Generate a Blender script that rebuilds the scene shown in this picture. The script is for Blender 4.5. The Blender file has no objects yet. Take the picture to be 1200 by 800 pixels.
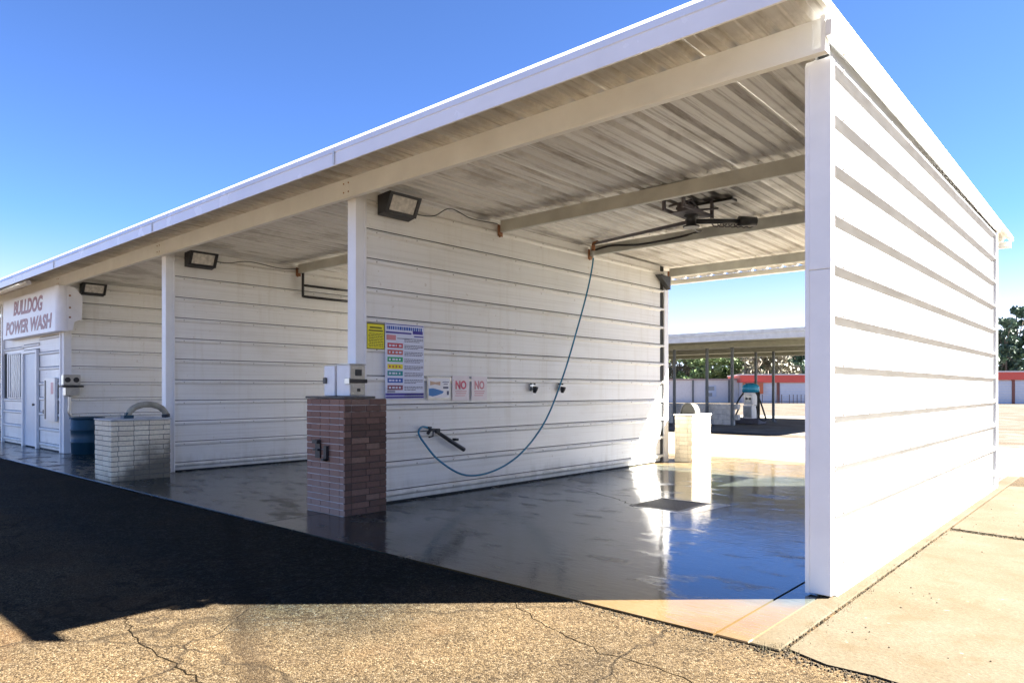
import bpy, math, random
from mathutils import Vector, Matrix
R = math.radians
random.seed(7)
sc = bpy.context.scene
COL = sc.collection

# ------------------------------------------------------------------ camera
cam = bpy.data.cameras.new('camera')
cam.sensor_width = 36.0
cam.lens = 824.6 / 1200 * 36.0
cam.shift_y = 56.07 / 1200
cam.clip_end = 2000
cam.clip_start = 0.05
camo = bpy.data.objects.new('camera', cam)
COL.objects.link(camo)
camo.location = (1.4904, -4.7681, 1.35)
camo.rotation_euler = (R(90), 0, 0.72942)
sc.camera = camo

# ------------------------------------------------------------------ sky, sun, exposure
SUN_EL, SUN_AZ = R(41.8), R(47.0)          # azimuth clockwise from +Y
world = bpy.data.worlds.new('World')
sc.world = world
world.use_nodes = True
wn = world.node_tree
bg = wn.nodes['Background']
sky = wn.nodes.new('ShaderNodeTexSky')
sky.sky_type = 'NISHITA'
sky.sun_disc = False
sky.sun_elevation = SUN_EL
sky.sun_rotation = SUN_AZ
sky.air_density = 0.31
sky.dust_density = 0.0
sky.altitude = 3000
sky.ozone_density = 6.0
# milky air near the horizon, the same all round
tc = wn.nodes.new('ShaderNodeTexCoord')
sx = wn.nodes.new('ShaderNodeSeparateXYZ')
wn.links.new(tc.outputs['Generated'], sx.inputs[0])
mr = wn.nodes.new('ShaderNodeMapRange')
mr.interpolation_type = 'SMOOTHSTEP'
mr.inputs['From Min'].default_value = 0.22
mr.inputs['From Max'].default_value = 0.06
mr.inputs['To Max'].default_value = 0.85
wn.links.new(sx.outputs[2], mr.inputs['Value'])
bwn = wn.nodes.new('ShaderNodeRGBToBW')
wn.links.new(sky.outputs[0], bwn.inputs[0])
mx = wn.nodes.new('ShaderNodeMix')
mx.data_type = 'RGBA'
wn.links.new(mr.outputs[0], mx.inputs[0])
wn.links.new(sky.outputs[0], mx.inputs[6])
wn.links.new(bwn.outputs[0], mx.inputs[7])
tint = wn.nodes.new('ShaderNodeMix')
tint.data_type = 'RGBA'
tint.blend_type = 'MULTIPLY'
tint.inputs[0].default_value = 1.0
wn.links.new(mx.outputs[2], tint.inputs[6])
tint.inputs[7].default_value = (0.92, 1.0, 1.07, 1.0)
wn.links.new(tint.outputs[2], bg.inputs[0])
bg.inputs[1].default_value = 0.05
sun = bpy.data.lights.new('sun', 'SUN')
sun.energy = 5.0
sun.angle = R(0.5)
sun.color = (1.0, 0.96, 0.90)
suno = bpy.data.objects.new('sun', sun)
COL.objects.link(suno)
sd = Vector((math.sin(SUN_AZ) * math.cos(SUN_EL), math.cos(SUN_AZ) * math.cos(SUN_EL), math.sin(SUN_EL)))
suno.rotation_euler = (-sd).to_track_quat('-Z', 'Y').to_euler()
suno.location = (30, 30, 40)
sc.view_settings.view_transform = 'Standard'
sc.view_settings.look = 'None'
sc.view_settings.gamma = 1.0
sc.view_settings.exposure = 3.9
sc.render.engine = 'CYCLES'
sc.cycles.max_bounces = 12
sc.cycles.diffuse_bounces = 8
sc.cycles.sample_clamp_indirect = 6.0
sc.cycles.use_denoising = True

# ------------------------------------------------------------------ materials
def new_mat(name):
    m = bpy.data.materials.new(name)
    m.use_nodes = True
    nt = m.node_tree
    return m, nt, nt.nodes['Principled BSDF']

def nd(nt, typ, **kw):
    n = nt.nodes.new(typ)
    for k, v in kw.items():
        if k.startswith('i_'):
            n.inputs[int(k[2:])].default_value = v
        else:
            setattr(n, k, v)
    return n

def wpos(nt, scale=(1, 1, 1), rot=(0, 0, 0)):
    g = nt.nodes.new('ShaderNodeNewGeometry')
    mp = nt.nodes.new('ShaderNodeMapping')
    mp.inputs['Scale'].default_value = scale
    mp.inputs['Rotation'].default_value = rot
    nt.links.new(g.outputs['Position'], mp.inputs['Vector'])
    return mp.outputs['Vector']

def noise(nt, vec, scale, detail=4, rough=0.55):
    n = nt.nodes.new('ShaderNodeTexNoise')
    n.inputs['Scale'].default_value = scale
    n.inputs['Detail'].default_value = detail
    n.inputs['Roughness'].default_value = rough
    nt.links.new(vec, n.inputs['Vector'])
    return n.outputs['Fac']

def ramp(nt, fac, stops):
    r = nt.nodes.new('ShaderNodeValToRGB')
    while len(r.color_ramp.elements) < len(stops):
        r.color_ramp.elements.new(0.5)
    for e, (p, c) in zip(r.color_ramp.elements, stops):
        e.position = p
        e.color = c if len(c) == 4 else (*c, 1)
    nt.links.new(fac, r.inputs[0])
    return r.outputs[0]

def g3(v):
    return (v, v, v)

def mixc(nt, fac, a, b, mode='MIX'):
    m = nt.nodes.new('ShaderNodeMix')
    m.data_type = 'RGBA'
    m.blend_type = mode
    for key, v in ((0, fac), (6, a), (7, b)):
        if isinstance(v, (int, float)):
            m.inputs[key].default_value = v
        elif isinstance(v, tuple):
            m.inputs[key].default_value = (*v[:3], 1)
        else:
            nt.links.new(v, m.inputs[key])
    return m.outputs[2]

def mth(nt, op, a, b=0.0, clamp=False):
    m = nt.nodes.new('ShaderNodeMath')
    m.operation = op
    m.use_clamp = clamp
    for i, v in enumerate((a, b)):
        if isinstance(v, (int, float)):
            m.inputs[i].default_value = v
        else:
            nt.links.new(v, m.inputs[i])
    return m.outputs[0]

def smooth(nt, v, lo, hi):
    m = nt.nodes.new('ShaderNodeMapRange')
    m.interpolation_type = 'SMOOTHSTEP'
    m.inputs['From Min'].default_value = lo
    m.inputs['From Max'].default_value = hi
    nt.links.new(v, m.inputs['Value'])
    return m.outputs[0]

def bump(nt, bsdf, h, strength, dist=0.01):
    b = nt.nodes.new('ShaderNodeBump')
    b.inputs['Strength'].default_value = strength
    b.inputs['Distance'].default_value = dist
    nt.links.new(h, b.inputs['Height'])
    nt.links.new(b.outputs[0], bsdf.inputs['Normal'])

def xyz(nt):
    g = nt.nodes.new('ShaderNodeNewGeometry')
    s = nt.nodes.new('ShaderNodeSeparateXYZ')
    nt.links.new(g.outputs['Position'], s.inputs[0])
    return s.outputs

def plain(name, col, rough=0.5, metal=0.0, var=0.12, scale=6.0, bmp=0.0, rnd=0.0):
    """colour with soft grime variation and, if asked, per-object variation"""
    m, nt, b = new_mat(name)
    v = wpos(nt)
    f = noise(nt, v, scale, 6)
    lo = tuple(c * (1 - var) for c in col)
    hi = tuple(min(1, c * (1 + var)) for c in col)
    c = ramp(nt, f, [(0.3, lo), (0.7, hi)])
    if rnd:
        oi = nt.nodes.new('ShaderNodeObjectInfo')
        k = ramp(nt, oi.outputs['Random'], [(0, g3(1 - rnd)), (1, g3(1.0))])
        c = mixc(nt, 1.0, c, k, 'MULTIPLY')
    nt.links.new(c, b.inputs['Base Color'])
    rr = nt.nodes.new('ShaderNodeMapRange')
    rr.inputs['To Min'].default_value = max(0.02, rough - 0.1)
    rr.inputs['To Max'].default_value = min(1, rough + 0.1)
    nt.links.new(f, rr.inputs['Value'])
    nt.links.new(rr.outputs[0], b.inputs['Roughness'])
    b.inputs['Metallic'].default_value = metal
    if bmp:
        bump(nt, b, noise(nt, v, scale * 12, 4), bmp, 0.004)
    return m

def siding_material(name, base, stain, stain_amt, splash=True):
    m, nt, b = new_mat(name)
    P = xyz(nt)
    streak = noise(nt, wpos(nt, (9, 9, 0.5)), 1.0, 5, 0.6)
    blot = noise(nt, wpos(nt, (1.2, 1.2, 2.0)), 1.0, 5, 0.6)
    horiz = noise(nt, wpos(nt, (0.5, 0.5, 45)), 1.0, 3)
    spots = noise(nt, wpos(nt), 16.0, 3, 0.5)
    c = mixc(nt, mth(nt, 'MULTIPLY', smooth(nt, streak, 0.5, 0.8), stain_amt), base, stain)
    c = mixc(nt, mth(nt, 'MULTIPLY', smooth(nt, blot, 0.5, 0.78), stain_amt * 0.8), c, stain)
    c = mixc(nt, mth(nt, 'MULTIPLY', smooth(nt, horiz, 0.45, 0.75), 0.24), c, (0.48, 0.45, 0.38))
    c = mixc(nt, mth(nt, 'MULTIPLY', smooth(nt, spots, 0.68, 0.76), 0.3), c, (0.35, 0.24, 0.14))
    if splash:
        sp = mth(nt, 'SUBTRACT', mth(nt, 'MULTIPLY', noise(nt, wpos(nt, (6, 6, 2)), 1.0, 5), 0.55), P[2])
        c = mixc(nt, mth(nt, 'MULTIPLY', smooth(nt, sp, 0.02, 0.30), 0.4), c, (0.30, 0.29, 0.22))
    oi = nt.nodes.new('ShaderNodeObjectInfo')
    k = ramp(nt, oi.outputs['Random'], [(0, (0.93, 0.93, 0.92)), (1, (1, 1, 1))])
    c = mixc(nt, 1.0, c, k, 'MULTIPLY')
    nt.links.new(c, b.inputs['Base Color'])
    nt.links.new(mth(nt, 'ADD', mth(nt, 'MULTIPLY', blot, 0.3), 0.25), b.inputs['Roughness'])
    bump(nt, b, noise(nt, wpos(nt, (0.8, 0.8, 3)), 3.0, 3), 0.25, 0.012)
    return m

M = {}
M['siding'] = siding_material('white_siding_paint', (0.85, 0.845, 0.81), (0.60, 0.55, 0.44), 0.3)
M['siding_out'] = siding_material('sunlit_siding_paint', (0.31, 0.308, 0.30), (0.36, 0.33, 0.27), 0.3, True)  # sunlit copy of the white siding, colour darkened against the strong sun
M['trim'] = plain('white_trim_paint', (0.80, 0.80, 0.79), 0.4, 0, 0.05, 3, 0.05)
M['gutter'] = plain('white_gutter_enamel', (0.82, 0.83, 0.85), 0.25, 0, 0.05, 2)
M['gap'] = plain('dark_gap', (0.03, 0.033, 0.034), 0.8)
M['crack'] = plain('dirt_filled_crack', (0.006, 0.0045, 0.003), 0.95)
M['crack'].node_tree.nodes['Principled BSDF'].inputs['Specular IOR Level'].default_value = 0.0
M['beam'] = plain('cream_beam_paint', (0.86, 0.87, 0.84), 0.5, 0, 0.06, 2.5, 0.1)
M['purlin'] = plain('grey_green_purlin_paint', (0.58, 0.59, 0.54), 0.55, 0, 0.16, 3.0, 0.1)
M['dark_metal'] = plain('dark_metal', (0.045, 0.045, 0.045), 0.45, 0.3, 0.3, 12)
M['black'] = plain('black_plastic', (0.02, 0.02, 0.022), 0.45)
M['steel'] = plain('stainless_steel', (0.50, 0.49, 0.46), 0.32, 0.85, 0.15, 14)
M['zinc'] = plain('zinc_bolt', (0.62, 0.62, 0.58), 0.4, 0.3)
M['reflection_patch'] = plain('pale_reflection_patch', (0.26, 0.27, 0.27), 0.16, 0, 0.2, 12)  # bright reflection in the water film, painted as a pale colour
M['screw'] = plain('galvanised_screw', (0.30, 0.27, 0.23), 0.5, 0.2)
M['rust'] = plain('rusty_iron', (0.30, 0.14, 0.07), 0.8, 0.1, 0.4, 30)
M['arch_hose'] = plain('weathered_hose', (0.30, 0.28, 0.21), 0.6, 0, 0.4, 9)
M['hose'] = plain('blue_hose_rubber', (0.012, 0.17, 0.29), 0.35)
M['lens'] = plain('frosted_lamp_glass', (0.62, 0.60, 0.55), 0.15, 0, 0.25, 20)
M['bin'] = plain('teal_blue_plastic', (0.006, 0.045, 0.075), 0.5)
M['white_enamel'] = plain('white_enamel_box', (0.80, 0.77, 0.73), 0.35, 0, 0.06)
M['yellow'] = plain('yellow_sign', (0.80, 0.72, 0.03), 0.4, 0, 0.05)
M['sign_white'] = plain('white_sign', (0.80, 0.80, 0.82), 0.35, 0, 0.04)
M['board'] = plain('pale_blue_board', (0.66, 0.70, 0.83), 0.3, 0, 0.04)
M['pinkish'] = plain('faded_pink_sign', (0.78, 0.71, 0.71), 0.4, 0, 0.05)
for nme, c in dict(red=(0.50, 0.03, 0.05), brick_red=(0.46, 0.08, 0.06), green=(0.02, 0.36, 0.13), lemon=(0.80, 0.68, 0.03),
                   teal=(0.01, 0.26, 0.28), blue=(0.02, 0.09, 0.42), maroon=(0.26, 0.07, 0.11), navy=(0.04, 0.03, 0.30), ink=(0.05, 0.06, 0.13),
                   olive=(0.16, 0.14, 0.01), sign_red=(0.55, 0.05, 0.11), faded_red=(0.62, 0.24, 0.27), sign_brown=(0.24, 0.045, 0.05),
                   picture_blue=(0.01, 0.17, 0.46), picture_tan=(0.50, 0.33, 0.22), orange=(0.42, 0.10, 0.035)).items():
    M[nme] = plain('print_' + nme, c, 0.4, 0, 0.06)
M['door'] = plain('pale_blue_grey_door', (0.56, 0.62, 0.68), 0.4, 0, 0.05)
M['glass'] = plain('dark_window_glass', (0.16, 0.18, 0.21), 0.08)
M['cap'] = plain('concrete_cap', (0.55, 0.53, 0.48), 0.7, 0, 0.15, 9, 0.2)
def pillar_mortar():
    m, nt, b = new_mat('pillar_mortar')
    P = xyz(nt)
    f = noise(nt, wpos(nt), 6.0, 5)
    # the bay side is coated with road film, thinner near the top
    film = smooth(nt, P[0], -4.82, -4.795)
    top = smooth(nt, mth(nt, 'ADD', P[2], mth(nt, 'MULTIPLY', f, 0.4)), 1.25, 1.4)
    film = mth(nt, 'MULTIPLY', film, mth(nt, 'SUBTRACT', 1.0, mth(nt, 'MULTIPLY', top, 0.7)))
    nt.links.new(mixc(nt, film, (0.50, 0.45, 0.41), (0.07, 0.052, 0.04)), b.inputs['Base Color'])
    b.inputs['Roughness'].default_value = 0.9
    return m
M['pillar_mortar'] = pillar_mortar()
M['mortar'] = plain('cream_mortar', (0.5, 0.44, 0.33), 0.9, 0, 0.15, 20, 0.2)
M['dark_mortar'] = plain('dark_joint_mortar', (0.13, 0.12, 0.10), 0.9, 0, 0.2, 20, 0.2)
M['far_white'] = plain('far_white_wall', (0.58, 0.56, 0.55), 0.6, 0, 0.05)
M['far_red'] = plain('far_red_fascia', (0.55, 0.075, 0.05), 0.5, 0, 0.06)
M['far_post'] = plain('far_red_brown_post', (0.16, 0.055, 0.04), 0.6)
M['far_pink'] = plain('far_pink_wall', (0.34, 0.24, 0.22), 0.6)
M['far_door'] = plain('pale_blue_rollup_door', (0.45, 0.50, 0.58), 0.5, 0, 0.05)
M['canopy_post'] = plain('dark_canopy_post', (0.09, 0.10, 0.10), 0.5)
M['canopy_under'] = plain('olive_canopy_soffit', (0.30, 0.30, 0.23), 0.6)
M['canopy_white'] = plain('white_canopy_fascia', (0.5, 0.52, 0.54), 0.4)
M['vac_blue'] = plain('blue_vacuum_dome', (0.02, 0.27, 0.42), 0.25)
M['vac_dark'] = plain('dark_vacuum_base', (0.12, 0.11, 0.12), 0.7)
M['vac_hose'] = plain('grey_vacuum_hose', (0.03, 0.03, 0.024), 0.7)
M['bark'] = plain('tree_bark', (0.14, 0.11, 0.085), 0.9, 0, 0.3, 4)
M['stone'] = plain('crumbled_stone', (0.038, 0.030, 0.020), 0.95, 0, 0.4, 60)
M['stone'].node_tree.nodes['Principled BSDF'].inputs['Specular IOR Level'].default_value = 0.1

def brick_material(name, stops, grime, efflo):
    m, nt, b = new_mat(name)
    oi = nt.nodes.new('ShaderNodeObjectInfo')
    c = ramp(nt, oi.outputs['Random'], stops)
    f = noise(nt, wpos(nt), 35.0, 5)
    c = mixc(nt, 0.5, c, ramp(nt, f, [(0.3, g3(0.7)), (0.7, g3(1.15))]), 'MULTIPLY')
    P = xyz(nt)
    big = noise(nt, wpos(nt), 2.2, 5)
    if efflo:      # lime bloom wicking up from the ground on the road face
        e = mth(nt, 'SUBTRACT', mth(nt, 'MULTIPLY', big, 1.2), P[2])
        yy = smooth(nt, P[1], -0.40, -0.405)
        c = mixc(nt, mth(nt, 'MULTIPLY', mth(nt, 'MULTIPLY', smooth(nt, e, -0.25, 0.55), yy), 0.5), c, (0.42, 0.35, 0.30))
        road = smooth(nt, P[1], -0.40, -0.405)
        c = mixc(nt, mth(nt, 'MULTIPLY', road, 0.45), c, (0.40, 0.20, 0.125))
    if grime:      # splashed mud
        g = mth(nt, 'SUBTRACT', mth(nt, 'ADD', mth(nt, 'MULTIPLY', big, 0.9), mth(nt, 'MULTIPLY', mth(nt, 'ADD', P[1], 0.75), 0.75)), P[2])
        c = mixc(nt, mth(nt, 'MULTIPLY', smooth(nt, g, 0.0, 0.45), 0.88), c, (0.085, 0.070, 0.045))
    nt.links.new(c, b.inputs['Base Color'])
    b.inputs['Roughness'].default_value = 0.75
    bump(nt, b, f, 0.5, 0.004)
    return m

M['dark_brick'] = brick_material('dark_brown_brick', [(0, (0.095, 0.052, 0.036)), (0.5, (0.145, 0.078, 0.055)), (0.8, (0.18, 0.095, 0.066)), (1, (0.22, 0.135, 0.095))], False, True)
M['white_brick'] = brick_material('painted_white_brick', [(0, (0.76, 0.65, 0.46)), (1, (0.88, 0.79, 0.59))], True, False)
M['cream_brick'] = brick_material('painted_cream_brick', [(0, (0.60, 0.52, 0.38)), (1, (0.72, 0.65, 0.50))], False, False)

def roof_material():
    m, nt, b = new_mat('stained_roof_sheet')
    s1 = noise(nt, wpos(nt, (26, 0.8, 1)), 1.0, 6, 0.7)
    s2 = noise(nt, wpos(nt, (1.0, 0.7, 1)), 1.4, 5, 0.6)
    s3 = noise(nt, wpos(nt, (10, 5, 1)), 3.0, 4, 0.6)
    c = ramp(nt, s1, [(0.3, (0.36, 0.32, 0.27)), (0.47, (0.79, 0.77, 0.725)), (0.75, (0.87, 0.855, 0.81))])
    c = mixc(nt, mth(nt, 'MULTIPLY', smooth(nt, s2, 0.5, 0.64), 0.5), c, (0.36, 0.325, 0.27))
    c = mixc(nt, mth(nt, 'MULTIPLY', smooth(nt, s3, 0.6, 0.72), 0.5), c, (0.72, 0.68, 0.6))
    P = xyz(nt)
    dx = mth(nt, 'MULTIPLY', mth(nt, 'ADD', P[0], 2.6), 1.0)
    dy = mth(nt, 'ADD', P[1], -3.3)
    dd = mth(nt, 'ADD', mth(nt, 'SQRT', mth(nt, 'ADD', mth(nt, 'MULTIPLY', dx, dx), mth(nt, 'MULTIPLY', dy, dy))), mth(nt, 'MULTIPLY', mth(nt, 'SUBTRACT', s2, 0.5), 1.2))
    c = mixc(nt, mth(nt, 'MULTIPLY', smooth(nt, dd, 0.95, 0.3), 0.85), c, (0.05, 0.042, 0.03))     # grease flung off the swivel
    ov = smooth(nt, mth(nt, 'ADD', P[1], mth(nt, 'MULTIPLY', s3, 0.3)), 0.12, -0.12)   # greyer, darker eave overhang
    c = mixc(nt, mth(nt, 'MULTIPLY', ov, 0.5), c, (0.30, 0.29, 0.265))
    oi = nt.nodes.new('ShaderNodeObjectInfo')
    c = mixc(nt, 1.0, c, ramp(nt, oi.outputs['Random'], [(0, g3(0.88)), (1, g3(1))]), 'MULTIPLY')
    nt.links.new(c, b.inputs['Base Color'])
    b.inputs['Roughness'].default_value = 0.5
    bump(nt, b, s1, 0.15, 0.004)
    return m
M['roof'] = roof_material()

def floor_material():
    """wash bay slab: soaked inside the bays, drying towards both ends"""
    m, nt, b = new_mat('wet_concrete_slab')
    P = xyz(nt)
    n1 = noise(nt, wpos(nt), 0.9, 6, 0.6)
    n2 = noise(nt, wpos(nt), 7.0, 6, 0.6)
    n3 = noise(nt, wpos(nt, (1, 1, 1), (0, 0, R(41))), 60.0, 3)
    damp = ramp(nt, n1, [(0.3, (0.060, 0.033, 0.010)), (0.5, (0.080, 0.052, 0.022)), (0.7, (0.092, 0.070, 0.038))])
    pale = ramp(nt, n2, [(0.25, (0.072, 0.047, 0.020)), (0.55, (0.100, 0.073, 0.038)), (0.8, (0.125, 0.100, 0.064))])
    dry = mixc(nt, smooth(nt, P[1], 2.0, 3.0), damp, pale)
    wet = ramp(nt, mth(nt, 'ADD', mth(nt, 'MULTIPLY', n1, 0.6), mth(nt, 'MULTIPLY', noise(nt, wpos(nt, (1.0, 2.4, 1), (0, 0, R(-41.8))), 2.6, 6, 0.65), 0.4)), [(0.38, (0.017, 0.021, 0.018)), (0.5, (0.036, 0.041, 0.034)), (0.62, (0.064, 0.067, 0.054))])
    front = mth(nt, 'ADD', P[1], mth(nt, 'MULTIPLY', mth(nt, 'SUBTRACT', n1, 0.5), 1.2))
    front = mth(nt, 'SUBTRACT', front, mth(nt, 'MULTIPLY', mth(nt, 'ADD', P[0], 2.2), 0.35))     # the wet edge lies farther forward to the left
    wf = smooth(nt, front, -1.15, -0.75)
    back = mth(nt, 'ADD', P[1], mth(nt, 'MULTIPLY', mth(nt, 'SUBTRACT', n1, 0.5), 3.0))
    wb = smooth(nt, back, 6.6, 5.6)
    w = mth(nt, 'MULTIPLY', wf, wb)
    nt.links.new(mixc(nt, w, dry, wet), b.inputs['Base Color'])
    # a film of water: glossy where soaked, patchy sheen towards the ends
    film = mth(nt, 'MULTIPLY', smooth(nt, back, 9.3, 7.6), smooth(nt, front, -2.1, -1.8))
    pat = smooth(nt, noise(nt, wpos(nt, (1.0, 2.0, 1), (0, 0, R(-41.8))), 1.7, 6, 0.65), 0.50, 0.66)
    rw = mth(nt, 'ADD', mth(nt, 'ADD', mth(nt, 'MULTIPLY', pat, 0.26), 0.045), mth(nt, 'MULTIPLY', smooth(nt, mth(nt, 'ADD', P[0], mth(nt, 'MULTIPLY', n1, 1.5)), -2.0, -4.2), 0.14))
    rr = nt.nodes.new('ShaderNodeMix')
    rr.data_type = 'FLOAT'
    nt.links.new(film, rr.inputs[0])
    rr.inputs[2].default_value = 0.75
    nt.links.new(rw, rr.inputs[3])
    nt.links.new(rr.outputs[0], b.inputs['Roughness'])
    b.inputs['IOR'].default_value = 1.5
    rip = noise(nt, wpos(nt, (1.0, 3.5, 1), (0, 0, R(-41.8))), 7.0, 4, 0.6)
    h = mth(nt, 'ADD', mth(nt, 'MULTIPLY', rip, 0.5), mth(nt, 'MULTIPLY', mth(nt, 'MULTIPLY', n2, pat), 0.35))
    h = mth(nt, 'ADD', h, mth(nt, 'MULTIPLY', mth(nt, 'MULTIPLY', n3, mth(nt, 'SUBTRACT', 1.0, film)), 0.25))
    bump(nt, b, h, 0.22, 0.012)
    return m
M['slab'] = floor_material()

def concrete_material(name, cols, crack=True):
    m, nt, b = new_mat(name)
    n1 = noise(nt, wpos(nt), 1.1, 7, 0.62)
    n2 = noise(nt, wpos(nt), 55.0, 5, 0.6)
    c = ramp(nt, n1, [(0.28, cols[0]), (0.5, cols[1]), (0.72, cols[2])])
    c = mixc(nt, 0.55, c, ramp(nt, n2, [(0.3, g3(0.55)), (0.65, g3(1.15))]), 'MULTIPLY')
    st = noise(nt, wpos(nt), 3.2, 6, 0.7)
    c = mixc(nt, mth(nt, 'MULTIPLY', smooth(nt, st, 0.5, 0.66), 0.6), c, cols[0])
    spots = noise(nt, wpos(nt), 14.0, 2)
    c = mixc(nt, mth(nt, 'MULTIPLY', smooth(nt, spots, 0.70, 0.76), 0.6), c, (0.16, 0.13, 0.09))
    nt.links.new(c, b.inputs['Base Color'])
    b.inputs['Roughness'].default_value = 0.9
    b.inputs['Specular IOR Level'].default_value = 0.08
    bump(nt, b, n2, 0.45, 0.006)
    return m
M['pad'] = concrete_material('sandy_concrete_pad', [(0.050, 0.036, 0.019), (0.061, 0.049, 0.031), (0.070, 0.059, 0.041)])
M['rear_pad'] = concrete_material('pale_rear_concrete', [(0.10, 0.085, 0.066), (0.15, 0.135, 0.112), (0.19, 0.175, 0.15)])

def asphalt_material():
    m, nt, b = new_mat('weathered_gravelly_asphalt')
    P = xyz(nt)
    v = wpos(nt)
    vo = nt.nodes.new('ShaderNodeTexVoronoi')
    vo.inputs['Scale'].default_value = 125.0
    nt.links.new(v, vo.inputs['Vector'])
    vcol = nt.nodes.new('ShaderNodeSeparateColor')
    nt.links.new(vo.outputs['Color'], vcol.inputs[0])
    stones = ramp(nt, vcol.outputs[0], [(0.0, (0.045, 0.036, 0.027)), (0.3, (0.13, 0.10, 0.068)), (0.6, (0.24, 0.19, 0.125)), (0.88, (0.33, 0.275, 0.20)), (1.0, (0.48, 0.43, 0.36))])
    n1 = noise(nt, v, 0.55, 6, 0.6)
    n2 = noise(nt, v, 2.3, 5, 0.6)
    n3 = noise(nt, v, 9.0, 5, 0.65)
    tone = ramp(nt, mth(nt, 'ADD', mth(nt, 'MULTIPLY', n1, 0.7), mth(nt, 'MULTIPLY', n2, 0.3)), [(0.36, (0.66, 0.64, 0.60)), (0.5, (1.0, 0.95, 0.84)), (0.62, (1.35, 1.25, 1.06))])
    c = mixc(nt, 1.0, stones, tone, 'MULTIPLY')
    c = mixc(nt, mth(nt, 'MULTIPLY', smooth(nt, n2, 0.50, 0.66), 0.62), c, mixc(nt, 0.5, c, (0.09, 0.068, 0.05)))
    c = mixc(nt, mth(nt, 'MULTIPLY', smooth(nt, n3, 0.55, 0.7), 0.35), c, (0.34, 0.28, 0.20))
    rusty = noise(nt, wpos(nt), 0.8, 3)
    c = mixc(nt, mth(nt, 'MULTIPLY', smooth(nt, rusty, 0.55, 0.7), 0.35), c, (0.36, 0.20, 0.09))
    # tyre-worn streak towards the bay and an orange rust bleed
    sx_ = mth(nt, 'ADD', mth(nt, 'MULTIPLY', P[0], 0.419), mth(nt, 'MULTIPLY', P[1], 0.908))     # across the streak
    sx_ = mth(nt, 'ADD', sx_, mth(nt, 'MULTIPLY', mth(nt, 'SUBTRACT', n2, 0.5), 0.25))
    sk = mth(nt, 'SUBTRACT', 1.0, mth(nt, 'ABSOLUTE', mth(nt, 'DIVIDE', mth(nt, 'ADD', sx_, 3.496), 0.13)), True)
    c = mixc(nt, mth(nt, 'MULTIPLY', smooth(nt, sk, 0.0, 0.9), 0.5), c, (0.07, 0.05, 0.032))
    # the building's shade, deepened in the tar's colour in front of the bays
    run = mth(nt, 'ADD', P[1], mth(nt, 'MULTIPLY', mth(nt, 'SUBTRACT', n1, 0.5), 1.6))  # front limit of the painted shade
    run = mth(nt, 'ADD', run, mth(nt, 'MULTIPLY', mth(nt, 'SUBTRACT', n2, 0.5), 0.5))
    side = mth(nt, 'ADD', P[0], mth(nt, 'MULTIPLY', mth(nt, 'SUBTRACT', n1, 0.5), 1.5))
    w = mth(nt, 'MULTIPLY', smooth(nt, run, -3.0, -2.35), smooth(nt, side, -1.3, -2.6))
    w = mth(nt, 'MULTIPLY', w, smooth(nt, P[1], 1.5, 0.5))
    shade_col = mixc(nt, 1.0, c, (0.28, 0.35, 0.40), 'MULTIPLY')
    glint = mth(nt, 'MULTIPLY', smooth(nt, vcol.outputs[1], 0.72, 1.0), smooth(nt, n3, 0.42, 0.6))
    shade_col = mixc(nt, mth(nt, 'MULTIPLY', glint, 0.8), shade_col, (0.10, 0.14, 0.165))
    shade_col = mixc(nt, 1.0, shade_col, ramp(nt, noise(nt, v, 38.0, 4, 0.7), [(0.36, g3(0.35)), (0.5, g3(0.9)), (0.66, (2.2, 2.4, 2.5))]), 'MULTIPLY')
    c = mixc(nt, w, c, shade_col)
    nt.links.new(c, b.inputs['Base Color'])
    nt.links.new(mth(nt, 'SUBTRACT', 0.95, mth(nt, 'MULTIPLY', w, 0.15)), b.inputs['Roughness'])
    b.inputs['Specular IOR Level'].default_value = 0.06
    # cracks
    cr = nt.nodes.new('ShaderNodeTexVoronoi')
    cr.feature = 'DISTANCE_TO_EDGE'
    cr.inputs['Scale'].default_value = 0.55
    wob = nt.nodes.new('ShaderNodeVectorMath')
    wob.operation = 'ADD'
    nz = nt.nodes.new('ShaderNodeTexNoise')
    nz.inputs['Scale'].default_value = 3.0
    nt.links.new(v, nz.inputs['Vector'])
    sub = nt.nodes.new('ShaderNodeVectorMath')
    sub.operation = 'SCALE'
    sub.inputs['Scale'].default_value = 0.35
    nt.links.new(nz.outputs['Color'], sub.inputs[0])
    nt.links.new(v, wob.inputs[0])
    nt.links.new(sub.outputs[0], wob.inputs[1])
    nt.links.new(wob.outputs[0], cr.inputs['Vector'])
    crk = smooth(nt, cr.outputs['Distance'], 0.0, 0.012)
    h = mth(nt, 'ADD', mth(nt, 'MULTIPLY', vo.outputs['Distance'], -1.0), mth(nt, 'MULTIPLY', n3, 1.5))
    h = mth(nt, 'ADD', h, mth(nt, 'MULTIPLY', crk, 1.2))
    c2 = mixc(nt, mth(nt, 'MULTIPLY', mth(nt, 'SUBTRACT', 1.0, crk), 0.55), c, (0.05, 0.04, 0.03))
    c2 = mixc(nt, 1.0, c2, (0.225, 0.205, 0.176), 'MULTIPLY')
    # the lot behind is paler
    far = mth(nt, 'MULTIPLY', smooth(nt, P[1], 7.0, 13.0), smooth(nt, n2, 0.2, 0.55))
    c2 = mixc(nt, mth(nt, 'MULTIPLY', far, 0.85), c2, mixc(nt, smooth(nt, n1, 0.35, 0.65), (0.085, 0.077, 0.066), (0.05, 0.041, 0.031)))
    nt.links.new(c2, b.inputs['Base Color'])
    bump(nt, b, h, 0.7, 0.007)
    return m
M['asphalt'] = asphalt_material()

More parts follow.
